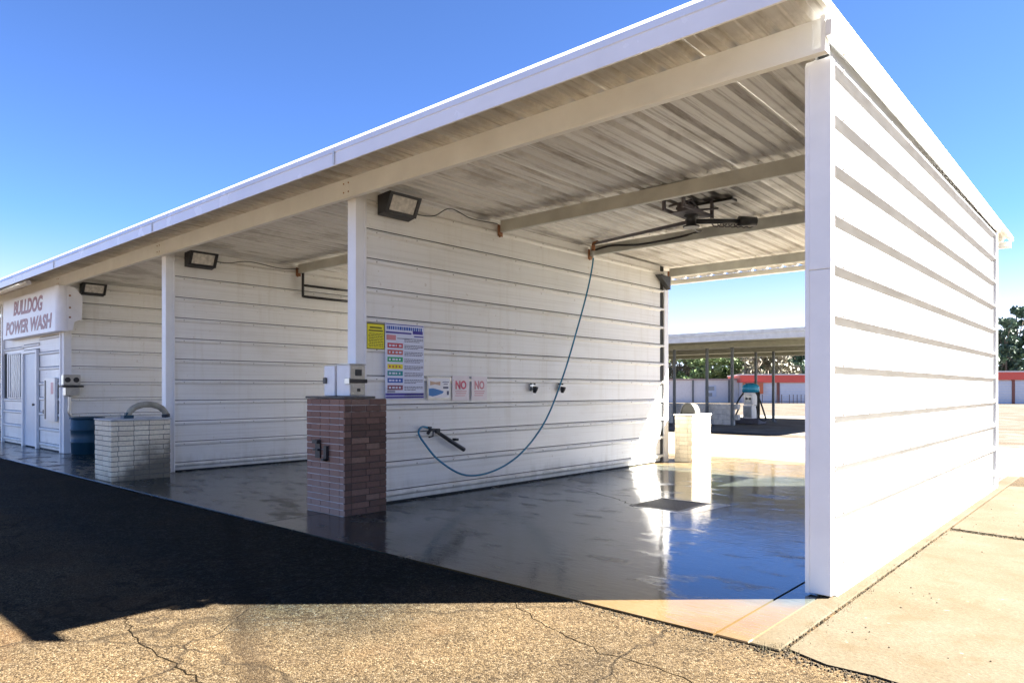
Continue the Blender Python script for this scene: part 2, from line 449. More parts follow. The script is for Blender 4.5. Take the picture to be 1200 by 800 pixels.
def leaf_material(name, a, bcol):
    m, nt, b = new_mat(name)
    f = noise(nt, wpos(nt), 0.8, 5)
    c = ramp(nt, f, [(0.3, a), (0.7, bcol)])
    nt.links.new(c, b.inputs['Base Color'])
    b.inputs['Roughness'].default_value = 0.6
    b.inputs['Subsurface Weight'].default_value = 0.0
    return m
M['leaf_bright'] = leaf_material('bright_broad_leaves', (0.10, 0.16, 0.055), (0.19, 0.25, 0.10))
M['leaf_pine'] = leaf_material('pine_needles', (0.05, 0.09, 0.06), (0.10, 0.145, 0.09))
M['leaf_bare'] = leaf_material('thin_brown_foliage', (0.13, 0.12, 0.08), (0.17, 0.16, 0.11))
M['weed'] = leaf_material('dry_weed', (0.03, 0.035, 0.012), (0.07, 0.055, 0.025))

# ------------------------------------------------------------------ mesh helpers
class MB:
    def __init__(s):
        s.v, s.f, s.sm = [], [], []
    def add(s, vs, fs, smooth=False):
        o = len(s.v)
        s.v += [tuple(p) for p in vs]
        s.f += [tuple(i + o for i in f) for f in fs]
        s.sm += [smooth] * len(fs)
        return s
    def box(s, a, b, mat=None):
        x0, y0, z0 = a
        x1, y1, z1 = b
        vs = [Vector(p) for p in ((x0, y0, z0), (x1, y0, z0), (x1, y1, z0), (x0, y1, z0), (x0, y0, z1), (x1, y0, z1), (x1, y1, z1), (x0, y1, z1))]
        if mat is not None:
            vs = [mat @ p for p in vs]
        return s.add(vs, [(0, 3, 2, 1), (4, 5, 6, 7), (0, 1, 5, 4), (1, 2, 6, 5), (2, 3, 7, 6), (3, 0, 4, 7)])
    def bbox(s, a, b, r=0.004):
        """box with chamfered vertical and top edges"""
        x0, y0, z0 = a
        x1, y1, z1 = b
        def ring(d, z):
            return [(x0 + d, y0 + d, z), (x1 - d, y0 + d, z), (x1 - d, y1 - d, z), (x0 + d, y1 - d, z)]
        vs = ring(0, z0 + r) + ring(0, z1 - r) + ring(r, z1) + ring(r, z0)
        fs = [(8, 9, 10, 11), (15, 14, 13, 12)]
        for i in range(4):
            j = (i + 1) % 4
            fs += [(i, j, j + 4, i + 4), (i + 4, j + 4, j + 8, i + 8), (i + 12, j + 12, j, i)]
        return s.add(vs, fs)
    def extrude(s, prof, p0, ax, up, out, length, caps=True, smooth=False):
        """profile [(u, w)] in (out, up) plane swept along ax"""
        p0, ax, up, out = Vector(p0), Vector(ax), Vector(up), Vector(out)
        n = len(prof)
        a = [p0 + out * u + up * w for u, w in prof]
        bq = [q + ax * length for q in a]
        fs = [(i, (i + 1) % n, (i + 1) % n + n, i + n) for i in range(n)]
        if caps:
            fs += [tuple(range(n - 1, -1, -1)), tuple(range(n, 2 * n))]
        return s.add(a + bq, fs, smooth)
    def tube(s, pts, r, seg=8, caps=True):
        pts = [Vector(p) for p in pts]
        rr = r if isinstance(r, (list, tuple)) else [r] * len(pts)
        vs, fs = [], []
        prev = None
        for i, p in enumerate(pts):
            t = (pts[min(i + 1, len(pts) - 1)] - pts[max(i - 1, 0)]).normalized()
            if prev is None:
                ref = Vector((0, 0, 1)) if abs(t.z) < 0.9 else Vector((1, 0, 0))
                u = t.cross(ref).normalized()
            else:
                u = (prev - t * prev.dot(t)).normalized()
            prev = u
            w = t.cross(u)
            for k in range(seg):
                a = 2 * math.pi * k / seg
                vs.append(p + (u * math.cos(a) + w * math.sin(a)) * rr[i])
        for i in range(len(pts) - 1):
            for k in range(seg):
                j = (k + 1) % seg
                fs.append((i * seg + k, i * seg + j, (i + 1) * seg + j, (i + 1) * seg + k))
        s.add(vs, fs, True)
        if caps:
            n = len(pts)
            o = len(s.v) - n * seg
            s.f += [tuple(o + k for k in range(seg - 1, -1, -1)), tuple(o + (n - 1) * seg + k for k in range(seg))]
            s.sm += [False, False]
        return s
    def lathe(s, prof, c, ax=(0, 0, 1), seg=20):
        """prof [(r, h)] turned about ax through c"""
        q = Vector((0, 0, 1)).rotation_difference(Vector(ax))
        c = Vector(c)
        vs, fs = [], []
        for r, h in prof:
            for k in range(seg):
                a = 2 * math.pi * k / seg
                vs.append(c + q @ Vector((r * math.cos(a), r * math.sin(a), h)))
        for i in range(len(prof) - 1):
            for k in range(seg):
                j = (k + 1) % seg
                fs.append((i * seg + k, i * seg + j, (i + 1) * seg + j, (i + 1) * seg + k))
        o = len(s.v)
        s.add(vs, fs, True)
        s.f += [tuple(o + k for k in range(seg - 1, -1, -1)), tuple(o + (len(prof) - 1) * seg + k for k in range(seg))]
        s.sm += [False, False]
        return s
    def mesh(s, name, mat, off=(0, 0, 0)):
        off = Vector(off)
        me = bpy.data.meshes.new(name)
        me.from_pydata([Vector(p) - off for p in s.v], [], s.f)
        me.polygons.foreach_set('use_smooth', s.sm)
        me.materials.append(mat)
        me.update()
        return me

def origin(o):
    p = Vector((0, 0, 0))
    while o is not None:
        p += o.location
        o = o.parent
    return p

def link(name, me, parent=None, loc=None):
    o = bpy.data.objects.new(name, me)
    COL.objects.link(o)
    if parent is not None:
        o.parent = parent
    if loc is not None:
        o.location = Vector(loc) - (origin(parent) if parent is not None else Vector((0, 0, 0)))
    return o

def part(name, mb, mat, parent):
    """geometry given in world coordinates, made a child of parent"""
    return link(name, mb.mesh(name, M[mat], origin(parent)), parent)

def thing(name, label, cat, loc=(0, 0, 0), group=None):
    o = bpy.data.objects.new(name, None)
    COL.objects.link(o)
    o.location = loc
    o.empty_display_size = 0.2
    o['label'] = label
    o['category'] = cat
    if group:
        o['group'] = group
    return o

def solo(name, mb, mat, label, cat, loc=(0, 0, 0), group=None):
    o = link(name, mb.mesh(name, M[mat], loc))
    o.location = loc
    o['label'] = label
    o['category'] = cat
    if group:
        o['group'] = group
    return o

def setting(name, mb, mat, kind='structure', parent=None):
    o = link(name, mb.mesh(name, M[mat], origin(parent) if parent else (0, 0, 0)), parent)
    if parent is None:
        o['kind'] = kind
    return o

def copy_tree(o, parent=None):
    c = o.copy()
    COL.objects.link(c)
    if parent is not None:
        c.parent = parent
    for ch in list(o.children):
        copy_tree(ch, c)
    return c

W, D, H = 5.148, 7.04, 3.51
def roof_z(y):                     # underside of the roof sheets
    return 3.75 - 0.014 * y

# ------------------------------------------------------------------ ground
mb = MB()
mb.add([(-700, -400, -0.014), (700, -400, -0.014), (700, 900, -0.014), (-700, 900, -0.014)], [(0, 1, 2, 3)])
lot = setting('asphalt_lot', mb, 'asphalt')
def crack(pts, w, z, parent, seed, name='crack'):
    q = random.Random(seed)
    P = []
    for a, c in zip(pts, pts[1:]):
        for k in range(7):
            t = k / 7
            P.append((a[0] + (c[0] - a[0]) * t + q.gauss(0, 0.012), a[1] + (c[1] - a[1]) * t + q.gauss(0, 0.012)))
    P.append(pts[-1])
    b = MB()
    vs = []
    for i, p in enumerate(P):
        d = Vector(P[min(i + 1, len(P) - 1)]) - Vector(P[max(i - 1, 0)])
        nn = Vector((-d.y, d.x)).normalized() * w * q.uniform(0.25, 1.0)
        vs += [(p[0] + nn.x, p[1] + nn.y, z), (p[0] - nn.x, p[1] - nn.y, z)]
    b.add(vs, [(2 * i, 2 * i + 1, 2 * i + 3, 2 * i + 2) for i in range(len(P) - 1)])
    return part(name, b, 'crack', parent)
crack([(-3.1, -3.12), (-2.91, -3.22), (-2.5, -3.29), (-2.1, -3.27), (-1.7, -3.29), (-1.2, -3.42)], 0.005, -0.0125, lot, 1)
crack([(-0.99, -1.63), (-0.6, -1.72), (-0.13, -1.74), (0.3, -1.95), (0.9, -2.0)], 0.004, -0.0125, lot, 2)
crack([(-1.9, -1.35), (-1.5, -1.42), (-0.99, -1.63)], 0.003, -0.0125, lot, 4)

# wash bay floor: slabs with joints between, a pit left open for the drain
floor = bpy.data.objects.new('bay_floor', None)
COL.objects.link(floor)
floor['kind'] = 'structure'
FY0, FY1, ZB = -1.12, 8.62, -0.16
def slab(x0, x1, y0=FY0, y1=FY1, hole=None):
    b = MB()
    if hole is None:
        b.bbox((x0, y0, ZB), (x1, y1, 0), 0.006)
    else:
        a0, a1, c0, c1 = hole
        b.box((x0, y0, ZB), (x1, c0, 0)).box((x0, c1, ZB), (x1, y1, 0)).box((x0, c0, ZB), (a0, c1, 0)).box((a1, c0, ZB), (x1, c1, 0))
    return part('concrete_slab', b, 'slab', floor)
DR = (-2.95, -2.3, 2.25, 3.0)
G = 0.006
slab(-W + G, -0.27 - G, hole=DR)
slab(-0.27 + G, -0.075)
part('curb_strip', MB().bbox((-0.074, FY0, ZB), (0.09, FY1, 0.0), 0.006), 'pad', floor)
slab(-2 * W + G, -W - G)
slab(-3 * W + G, -2 * W - G)
slab(-20.5, -3 * W - G)
slab(-26.0, -20.5 - 2 * G)
crack([(-4.6, 3.15), (-3.99, 2.89), (-3.4, 2.6), (-2.96, 2.33)], 0.006, 0.0015, floor, 5)
part('slab_base', MB().box((-26, FY0 + 0.02, -0.2), (0.07, FY1 - 0.02, -0.165)), 'gap', floor)

# floor drain
dr = thing('floor_drain', 'dark steel grate sunk in the wet concrete floor of the nearest wash bay', 'drain', (-2.62, 2.62, 0))
b = MB()
x0, x1, y0, y1 = DR
t = 0.035
b.box((x0, y0, -0.05), (x1, y0 + t, 0.004)).box((x0, y1 - t, -0.05), (x1, y1, 0.004)).box((x0, y0 + t, -0.05), (x0 + t, y1 - t, 0.004)).box((x1 - t, y0 + t, -0.05), (x1, y1 - t, 0.004))
part('frame', b, 'dark_metal', dr)
x2, y2 = x1 + 0.22, y0 - 0.0
b = MB().add([(x1 + 0.002, y0 - 0.10, 0.0015), (x1 + 0.16, y0 - 0.02, 0.0015), (x1 + 0.24, y1 + 0.06, 0.0015), (x1 + 0.002, y1 + 0.10, 0.0015), (x0 + 0.10, y0 - 0.09, 0.0015), (x0 + 0.06, y0 - 0.002, 0.0015), (x1 + 0.002, y0 - 0.002, 0.0015)],
             [(0, 1, 2, 3), (4, 0, 6, 5)])
part('reflection_patch', b, 'reflection_patch', dr)  # pale sheet painting the water's bright reflection beside the grate
bar = MB().box((-0.008, y0 + t, -0.035), (0.008, y1 - t, 0.002)).mesh('grate_bar', M['dark_metal'], (0, 2.62, 0))
n = 15
for i in range(n):
    link('grate_bar', bar, dr, (x0 + t + (i + 0.5) * (x1 - x0 - 2 * t) / n, 2.62, 0))
part('pit', MB().box((x0, y0, -0.16), (x1, y1, -0.15)), 'black', dr)

# concrete pads to the right of the building and behind it
pads = bpy.data.objects.new('side_pavement', None)
COL.objects.link(pads)
pads['kind'] = 'structure'
def poly_slab(pts, z0, z1, mat, parent, name='concrete_slab'):
    b = MB()
    n = len(pts)
    b.add([(x, y, z1) for x, y in pts] + [(x, y, z0) for x, y in pts],
          [tuple(range(n))] + [(i, i + n, (i + 1) % n + n, (i + 1) % n) for i in range(n)])
    return part(name, b, mat, parent)
rnd = random.Random(3)
edge = [(0.115, -1.06)] + [(0.115 + i * 0.22, -1.1 + rnd.uniform(-0.05, 0.05) - 0.02 * i) for i in range(1, 30)]
poly_slab(edge + [(6.6, 3.0), (3.0, 2.93), (0.8, 2.95), (0.115, 3.1)], -0.12, -0.004, 'pad', pads)
poly_slab([(0.115, 3.22), (0.8, 3.08), (3.0, 3.06), (6.6, 3.12), (6.6, 7.3), (0.5, 7.32), (0.115, 7.25)], -0.12, -0.004, 'pad', pads)
rear = bpy.data.objects.new('rear_pavement', None)
COL.objects.link(rear)
rear['kind'] = 'structure'
for i in range(6):
    xa = -26 + i * 4.4
    poly_slab([(xa, 8.72), (xa + 4.38, 8.72), (xa + 4.38, 15.2), (xa, 15.2)], -0.14, -0.01, 'rear_pad', rear)
poly_slab([(-24, 16.6), (-3.4, 16.6), (-3.4, 31.5), (-24, 31.5)], -0.14, -0.008, 'rear_pad', rear, 'canopy_slab')

# ------------------------------------------------------------------ car wash building
cw = thing('car_wash_building', 'long white open-fronted car wash with corrugated roof and three wash bays', 'car wash', (0, 0, 0))

RIB = 0.03
def siding_profile(h, big):
    if big:
        r0 = h - 0.098
        return [(-0.006, 0.003), (0, 0.003), (0, r0), (0.040, r0 + 0.050), (0.040, r0 + 0.066), (0.004, h - 0.004), (-0.006, h - 0.004)]
    r0 = h - 0.072
    return [(-0.006, 0.009), (0, 0.009), (0, r0), (RIB, r0 + 0.024), (RIB, r0 + 0.046), (0.003, h - 0.002), (-0.006, h - 0.002)]

def siding(wall, X, sgn, ya, yb, z0, first, pitch, top, mat, axis='y'):
    """courses of horizontal ribbed sheet on plane X facing sgn*X (or plane Y facing -Y when axis is x)"""
    cache = {}
    scr = MB()
    z = z0
    h = first + 0.031
    while z < top - 0.05:
        hh = min(h, top - z)
        key = round(hh, 3)
        if key not in cache:
            pr = siding_profile(hh, mat == 'siding_out') if hh > pitch * 0.6 or h < pitch * 0.98 else [(-0.006, 0), (0, 0), (0, hh), (-0.006, hh)]
            b = MB()
            if axis == 'y':
                b.extrude(pr, (0, 0, 0), (0, 1, 0), (0, 0, 1), (sgn, 0, 0), yb - ya)
            else:
                b.extrude(pr, (0, 0, 0), (1, 0, 0), (0, 0, 1), (0, -1, 0), yb - ya)
            cache[key] = b.mesh('siding_panel', M[mat])
        link('siding_panel', cache[key], wall, (X, ya, z) if axis == 'y' else (ya, X, z))
        if hh > 0.1 and axis == 'y':
            yy = ya + 0.15
            while yy < yb:
                scr.lathe([(0.008, 0), (0.008, 0.004), (0.004, 0.007)], (X + sgn * (0.040 if mat == 'siding_out' else RIB), yy, z + hh - (0.039 if mat == 'siding_out' else 0.037)), (sgn, 0, 0), 6)
                yy += 0.61
        z += hh
        h = pitch
    if scr.v:
        sc_ = part('siding_screw', scr, 'screw', wall)
        sc_['kind'] = 'stuff'

def partition(xr, name='partition_wall', outer=False, mat='siding', first=0.10, pitch=0.34):
    """wall running front to back; xr = its right face"""
    wl = part(name, MB().box((xr - 0.115, 0.09, 0.0), (xr - 0.045, D - 0.06, roof_z(7) - 0.004)), 'gap', cw)
    xin = xr - 0.018
    if outer:
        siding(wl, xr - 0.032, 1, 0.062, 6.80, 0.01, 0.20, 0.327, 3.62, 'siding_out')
        # ribs run on over a dark gap to the rear trim
        re_ = MB().extrude([(0.004, -0.052), (RIB, -0.040), (RIB, -0.018), (0.004, -0.004)], (0, 0, 0), (0, 1, 0), (0, 0, 1), (1, 0, 0), 0.14).mesh('rib_end', M['siding_out'])
        z = 0.01 + 0.20 + 0.031
        while z < 3.6:
            link('rib_end', re_, wl, (xr - 0.032, 6.805, z))
            z += 0.327
        part('gap_strip', MB().box((xr - 0.034, 6.805, 0.02), (xr - 0.029, 6.94, 3.6)), 'gap', wl)
        part('corner_trim', MB().bbox((xr - 0.15, 6.945, 0.0), (xr + 0.004, 7.04, 3.6), 0.004), 'trim', wl)
    else:
        siding(wl, xin, 1, 0.135, 6.80, 0.015, first, pitch, roof_z(6.9) - 0.01, mat)
        re_ = MB().extrude([(0.004, -0.052), (RIB, -0.040), (RIB, -0.018), (0.004, -0.004)], (0, 0, 0), (0, 1, 0), (0, 0, 1), (1, 0, 0), 0.1).mesh('rib_end', M[mat])
        z = 0.015 + first + 0.031
        while z < 3.6:
            link('rib_end', re_, wl, (xin, 6.805, z))
            z += pitch
        part('gap_strip', MB().box((xin - 0.004, 6.805, 0.02), (xin + 0.001, 6.905, 3.58)), 'gap', wl)
        part('corner_trim', MB().bbox((xr - 0.145, 6.91, 0.0), (xr + 0.012, 7.06, 3.56), 0.004), 'trim', wl)
    # left face
    siding(wl, xr - 0.127, -1, 0.075, 6.94, 0.015, first, pitch, roof_z(6.9) - 0.01, mat)
    # front post: folded trim with a lapped joint and a raised hem
    if outer:
        p = MB().bbox((xr - 0.158, -0.008, 0.012), (xr - 0.002, 0.06, 2.13), 0.004).bbox((xr - 0.161, -0.011, 2.132), (xr, 0.058, 3.5), 0.004)
        p.box((xr - 0.163, -0.016, 0.012), (xr - 0.138, -0.0085, 3.48))
    else:
        p = MB().bbox((xr - 0.142, -0.008, 0.0), (xr + 0.012, 0.13, roof_z(0) - 0.012), 0.004)
        p.box((xr + 0.0125, 0.112, 0.0), (xr + 0.022, 0.134, 3.49))
    part('post', p, 'trim', wl)
    return wl

right_wall = partition(0.0, 'side_wall', outer=True)
# rake trim along the top of the right wall
b = MB().extrude([(0, 0), (0.035, 0.004), (0.04, 0.10), (0.0, 0.105)], (0.0, -0.12, 3.585), Vector((0, 1, -0.0085)).normalized(), (0, 0, 1), (1, 0, 0), 7.15)
part('rake_trim', b, 'trim', right_wall)
p1 = partition(-W)
p2 = partition(-2 * W)
p3 = partition(-3 * W)
p5 = partition(-25.6)
# base flashing under the right wall
part('base_flashing', MB().box((-0.13, 0.07, 0.0), (0.012, 6.93, 0.012)), 'trim', right_wall)

# roof
rf = part('roof', MB().box((-26.0, -0.70, roof_z(0) + 0.02), (0.0, -0.662, roof_z(0) + 0.024)), 'gutter', cw)
def sheet_mesh():
    pr = []
    n = 3
    s = 0.284
    for i in range(n):
        x = i * s
        pr += [(x, 0), (x + 0.07, 0), (x + 0.08, 0.010), (x + 0.1, 0.010), (x + 0.108, 0), (x + 0.175, 0), (x + 0.197, 0.046), (x + 0.232, 0.046), (x + 0.26, 0)]
    pr.append((n * s - 0.002, 0))
    up = [(u, w + 0.003) for u, w in reversed(pr)]
    b = MB()
    L = 9.1
    ax = Vector((0, 1, -0.014)).normalized()
    pts = pr
    m = len(pts)
    a = [Vector((u, 0, w)) for u, w in pts]
    vs = a + [q + ax * L for q in a] + [q + Vector((0, 0, 0.003)) for q in a] + [q + ax * L + Vector((0, 0, 0.003)) for q in a]
    fs = []
    for i in range(m - 1):
        fs += [(i, i + 1, i + 1 + m, i + m), (i + 2 * m, i + 3 * m, i + 1 + 3 * m, i + 1 + 2 * m), (i, i + 2 * m, i + 1 + 2 * m, i + 1)]
    b.add(vs, fs)
    return b.mesh('roof_sheet', M['roof'])
sh = sheet_mesh()
pitch = 0.284 * 3
x = 0.0 - pitch
while x > -26.2:
    link('roof_sheet', sh, rf, (x, -0.66, roof_z(-0.66)))
    x -= pitch

# eave fascia: box gutter in lengths, each with a seam and a joint strap
SEG = 4.33
i = 0
x = 0.03
while x > -26:
    xl = max(-26.05, x - SEG)
    b = MB().extrude([(0, 0.0), (0.006, 0), (0.008, 0.112), (0.0, 0.115), (0.0, 0.122), (0.010, 0.128), (-0.005, 0.185), (-0.19, 0.318), (-0.19, 0.311), (-0.02, 0.176), (-0.012, 0.0)],
                     (xl + 0.003, -0.85, 3.505), (1, 0, 0), (0, 0, 1), (0, -1, 0), x - xl - 0.006)
    seg = part('fascia_segment', b, 'gutter', rf)
    if i:
        s_ = MB().box((x - 0.012, -0.870, 3.515), (x + 0.012, -0.862, 3.64))
        part('joint_strap', s_, 'zinc', seg)
    x = xl
    i += 1
# rake edge over the right gable and the rear eave angle
b = MB().extrude([(0, -0.01), (0.03, -0.01), (0.03, 0.05), (0.0, 0.05)], (0.0, -0.655, roof_z(-0.655)), Vector((0, 1, -0.014)).normalized(), (0, 0, 1), (1, 0, 0), 9.08)
part('rake_edge', b, 'beam', rf)
b = MB().box((-26.0, 8.38, roof_z(8.4) - 0.11), (-0.0, 8.42, roof_z(8.4) - 0.012)).box((-26.0, 8.30, roof_z(8.4) - 0.112), (0.0, 8.378, roof_z(8.4) - 0.104))
part('rear_eave_angle', b, 'beam', rf)

# front beam: C channel with lower lip, in lengths with splice plates
def beam_run(xa, xb, y, zb, zt, mat, name, parent, lip=0.06, face=-1):
    b = MB()
    b.box((xa, y - 0.006, zb), (xb, y + 0.006, zt))
    yy = (y - lip, y - 0.007) if face < 0 else (y + 0.007, y + lip)
    b.box((xa, yy[0], zb - 0.002), (xb, yy[1], zb + 0.008))
    b.box((xa, yy[0] if face < 0 else yy[1] - 0.006, zb + 0.009), (xb, yy[0] + 0.006 if face < 0 else yy[1], zb + 0.026))
    return part(name, b, mat, parent)
x = 0.0
for k in range(5):
    xl = x - 5.2 if k else x - 5.25
    bm = beam_run(xl + 0.002, x - 0.002, -0.045, 3.505, roof_z(0) - 0.004, 'beam', 'front_beam', rf)
    if k:
        part('splice_plate', MB().box((x - 0.07, -0.058, 3.56), (x + 0.07, -0.052, 3.72)), 'beam', bm)
        bo = MB()
        for dx in (-0.045, 0.045):
            for dz in (3.59, 3.69):
                bo.lathe([(0.009, 0), (0.009, 0.006)], (x + dx, -0.058, dz), (0, -1, 0), 6)
        part('bolt', bo, 'rust', bm)
    x = xl
part('end_plate', MB().box((-0.034, -0.11, 3.5), (-0.004, -0.105, 3.73)).box((-0.115, -0.056, 3.53), (-0.10, -0.052, 3.72)), 'beam', rf)

# purlins across the bays, with roof screws along the top
bolt_me = MB().lathe([(0.010, 0), (0.010, 0.012), (0.006, 0.018)], (0, 0, 0), (0, 0, -1), 6).mesh('roof_screw', M['zinc'])
for bay in range(3):
    xa, xb = -(bay + 1) * W + 0.03, -bay * W - 0.17
    for y, zb in ((2.39, 3.525), (4.52, 3.50), (7.07, 3.465)):
        pu = beam_run(xa, xb, y, zb, roof_z(y) - 0.036, 'purlin', 'roof_purlin', rf, 0.05, 1)
        # clip angle that hangs the purlin from the wall
        part('clip_angle', MB().box((xa - 0.014, y - 0.05, zb - 0.06), (xa - 0.006, y + 0.05, zb + 0.1)).lathe([(0.014, 0), (0.014, 0.03)], (xa + 0.0, y - 0.02, zb - 0.075), (0, 0, 1), 6), 'rust', pu)
        if bay == 0:
            xx = xa + 0.25
            while xx < xb:
                link('roof_screw', bolt_me, pu, (xx, y - 0.03, roof_z(y) - 0.002))
                xx += 0.284
# small knee bracket at the rear of the first partition
part('knee_bracket', MB().add([(-W + 0.02, 6.55, 3.44), (-W + 0.02, 6.95, 3.44), (-W + 0.02, 6.95, 3.2), (-W + 0.12, 6.55, 3.44), (-W + 0.12, 6.95, 3.44), (-W + 0.12, 6.95, 3.2)],
     [(0, 1, 2), (5, 4, 3), (0, 3, 4, 1), (1, 4, 5, 2), (2, 5, 3, 0)]), 'dark_metal', p1)

# office front between the third bay and the far bay
XO0, XO1 = -20.4, -3 * W - 0.12
of = part('office_front', MB().box((XO0 + 0.02, 0.03, 0.0), (XO1 - 0.02, 0.12, 3.6)), 'gap', cw)
DX0, DX1, DZ = -18.45, -17.35, 2.22
WX0, WX1, WZ0, WZ1 = -19.75, -18.6, 1.17, 2.2
siding(of, 0.028, -1, DX1 + 0.1, XO1 - 0.02, 0.02, 0.10, 0.34, 3.55, 'siding', 'x')
siding(of, 0.028, -1, XO0 + 0.1, DX0 - 0.1, 0.02, 0.10, 0.34, WZ0 - 0.05, 'siding', 'x')
siding(of, 0.028, -1, XO0 + 0.1, DX0 - 0.1, WZ1 + 0.05, 0.10, 0.34, 3.55, 'siding', 'x')
siding(of, 0.028, -1, DX0 - 0.098, DX1 + 0.098, DZ + 0.06, 0.10, 0.34, 3.55, 'siding', 'x')
part('corner_trim', MB().bbox((XO1 - 0.10, -0.03, 0), (XO1 - 0.024, 0.05, 3.55)).bbox((XO0, -0.03, 0), (XO0 + 0.09, 0.05, 3.55)), 'trim', of)
part('side_siding', MB().box((XO0, 0.06, 0), (XO0 + 0.018, D, 3.6)), 'siding', of)
dj = part('door', MB().bbox((DX0 + 0.05, 0.005, 0.03), (DX1 - 0.05, 0.027, DZ - 0.03), 0.004), 'door', cw)
part('door_frame', MB().box((DX0 - 0.06, -0.035, 0.0), (DX0 + 0.04, 0.028, DZ + 0.04)).box((DX1 - 0.04, -0.035, 0.0), (DX1 + 0.06, 0.028, DZ + 0.04)).box((DX0 + 0.041, -0.035, DZ - 0.025), (DX1 - 0.041, 0.028, DZ + 0.04)), 'trim', dj)
part('handle', MB().lathe([(0.012, 0), (0.012, 0.04), (0.03, 0.045), (0.03, 0.07)], (DX1 - 0.14, 0.005, 1.0), (0, -1, 0), 12), 'black', dj)
wd = part('window', MB().box((WX0, 0.02, WZ0), (WX1, 0.029, WZ1)), 'glass', cw)
part('window_frame', MB().box((WX0 - 0.05, -0.02, WZ0 - 0.05), (WX1 + 0.05, 0.028, WZ0)).box((WX0 - 0.05, -0.02, WZ1), (WX1 + 0.05, 0.028, WZ1 + 0.05)).box((WX0 - 0.05, -0.02, WZ0 + 0.001), (WX0, 0.028, WZ1 - 0.001)).box((WX1, -0.02, WZ0 + 0.001), (WX1 + 0.05, 0.028, WZ1 - 0.001)), 'trim', wd)
bme = MB().box((-0.035, -0.045, WZ0 - 0.03), (0.035, -0.03, WZ1 + 0.03)).mesh('window_bar', M['white_enamel'])
for k in range(7):
    link('window_bar', bme, wd, (WX0 + 0.06 + k * (WX1 - WX0 - 0.12) / 6, 0, 0))
vm = thing('vending_panel', 'white dispenser panel with a dark slot beside the office door', 'vending panel', (-16.25, -0.05, 1.1))
part('panel', MB().bbox((-16.62, -0.06, 0.66), (-15.86, -0.006, 1.6)), 'white_enamel', vm)
part('slot', MB().box((-16.56, -0.066, 0.70), (-16.47, -0.0605, 1.55)), 'dark_metal', vm)
part('red_print', MB().box((-16.12, -0.063, 1.25), (-15.95, -0.0605, 1.5)), 'faded_red', vm)
part('knob', MB().lathe([(0.05, 0), (0.045, 0.04)], (-16.72, -0.01, 0.85), (0, -1, 0), 14), 'black', vm)

# ------------------------------------------------------------------ lettering helper
def text_part(txt, size, parent, mat, orig, ux, uz, width=None, name='lettering', shear=0.0, bold=0.0, depth=0.002):
    cu = bpy.data.curves.new('lettering', 'FONT')
    cu.body = txt
    cu.size = size
    cu.shear = shear
    cu.offset = bold
    cu.extrude = depth
    cu.resolution_u = 3
    o = bpy.data.objects.new('lettering', cu)
    COL.objects.link(o)
    dg = bpy.context.evaluated_depsgraph_get()
    me = bpy.data.meshes.new_from_object(o.evaluated_get(dg))
    bpy.data.objects.remove(o)
    xs = [v.co.x for v in me.vertices]
    ys = [v.co.y for v in me.vertices]
    x0, x1, y0, y1 = min(xs), max(xs), min(ys), max(ys)
    sx = (width / (x1 - x0)) if width else 1.0
    sy = size / (y1 - y0)
    ux, uz = Vector(ux), Vector(uz)
    un = ux.cross(uz)
    og = Vector(orig) - origin(parent)
    for v in me.vertices:
        c = v.co.copy()
        v.co = og + ux * (c.x - x0) * sx + uz * (c.y - y0) * sy + un * c.z
    me.materials.clear()
    me.materials.append(M[mat])
    return link(name, me, parent)

# ------------------------------------------------------------------ name sign over the office
sg = thing('sign', 'white wrap-around sign reading BULLDOG POWER WASH over the office', 'sign', (-17.2, -0.2, 2.5))
SX0, SX1, SZ0, SZ1 = -19.5, -15.15, 2.56, 3.5
pr = []
for cx, cy, a0 in ((SX1 - 0.16, -0.05, -90), (SX0 + 0.16, -0.05, 180)):
    pts = [(cx + 0.16 * math.cos(R(a0 + k * 15)), cy + 0.16 * math.sin(R(a0 + k * 15))) for k in range(7)]
    pr += pts
order = pr[:7] + [(SX1, 0.0), (SX0, 0.0)] + pr[7:]
b = MB()
n = len(order)
b.add([(x, y, SZ0) for x, y in order] + [(x, y, SZ1) for x, y in order],
      [(i, (i + 1) % n, (i + 1) % n + n, i + n) for i in range(n)] + [tuple(range(n - 1, -1, -1)), tuple(range(n, 2 * n))])
part('board', b, 'sign_white', sg)
# returned right end, bent back with cut corners
b = MB().add([(SX1 + 0.004, y, z) for y, z in ((-0.02, SZ0 + 0.02), (0.08, SZ0 + 0.02), (0.1, SZ0 + 0.2), (0.24, SZ0 + 0.26), (0.26, SZ1 - 0.2), (0.12, SZ1 - 0.02), (-0.02, SZ1))]
             + [(SX1 + 0.012, y, z) for y, z in ((-0.02, SZ0 + 0.02), (0.08, SZ0 + 0.02), (0.1, SZ0 + 0.2), (0.24, SZ0 + 0.26), (0.26, SZ1 - 0.2), (0.12, SZ1 - 0.02), (-0.02, SZ1))],
             [tuple(range(6, -1, -1)), tuple(range(7, 14))] + [(i, (i + 1) % 7, (i + 1) % 7 + 7, i + 7) for i in range(7)])
part('end_return', b, 'sign_white', sg)
bo = MB()
for z in (2.85, 3.05, 3.3):
    bo.lathe([(0.02, 0), (0.02, 0.012)], (SX1 + 0.012, 0.02, z), (1, 0, 0), 8)
part('bolt', bo, 'rust', sg)
text_part('BULLDOG', 0.34, sg, 'sign_brown', (-18.42, -0.212, 3.08), (1, 0, -0.014), (0, 0, 1), 2.30, shear=0.22, bold=0.012)
text_part('POWER WASH', 0.32, sg, 'sign_brown', (-19.10, -0.212, 2.645), (1, 0, -0.002), (0, 0, 1), 3.62, shear=0.22, bold=0.012)

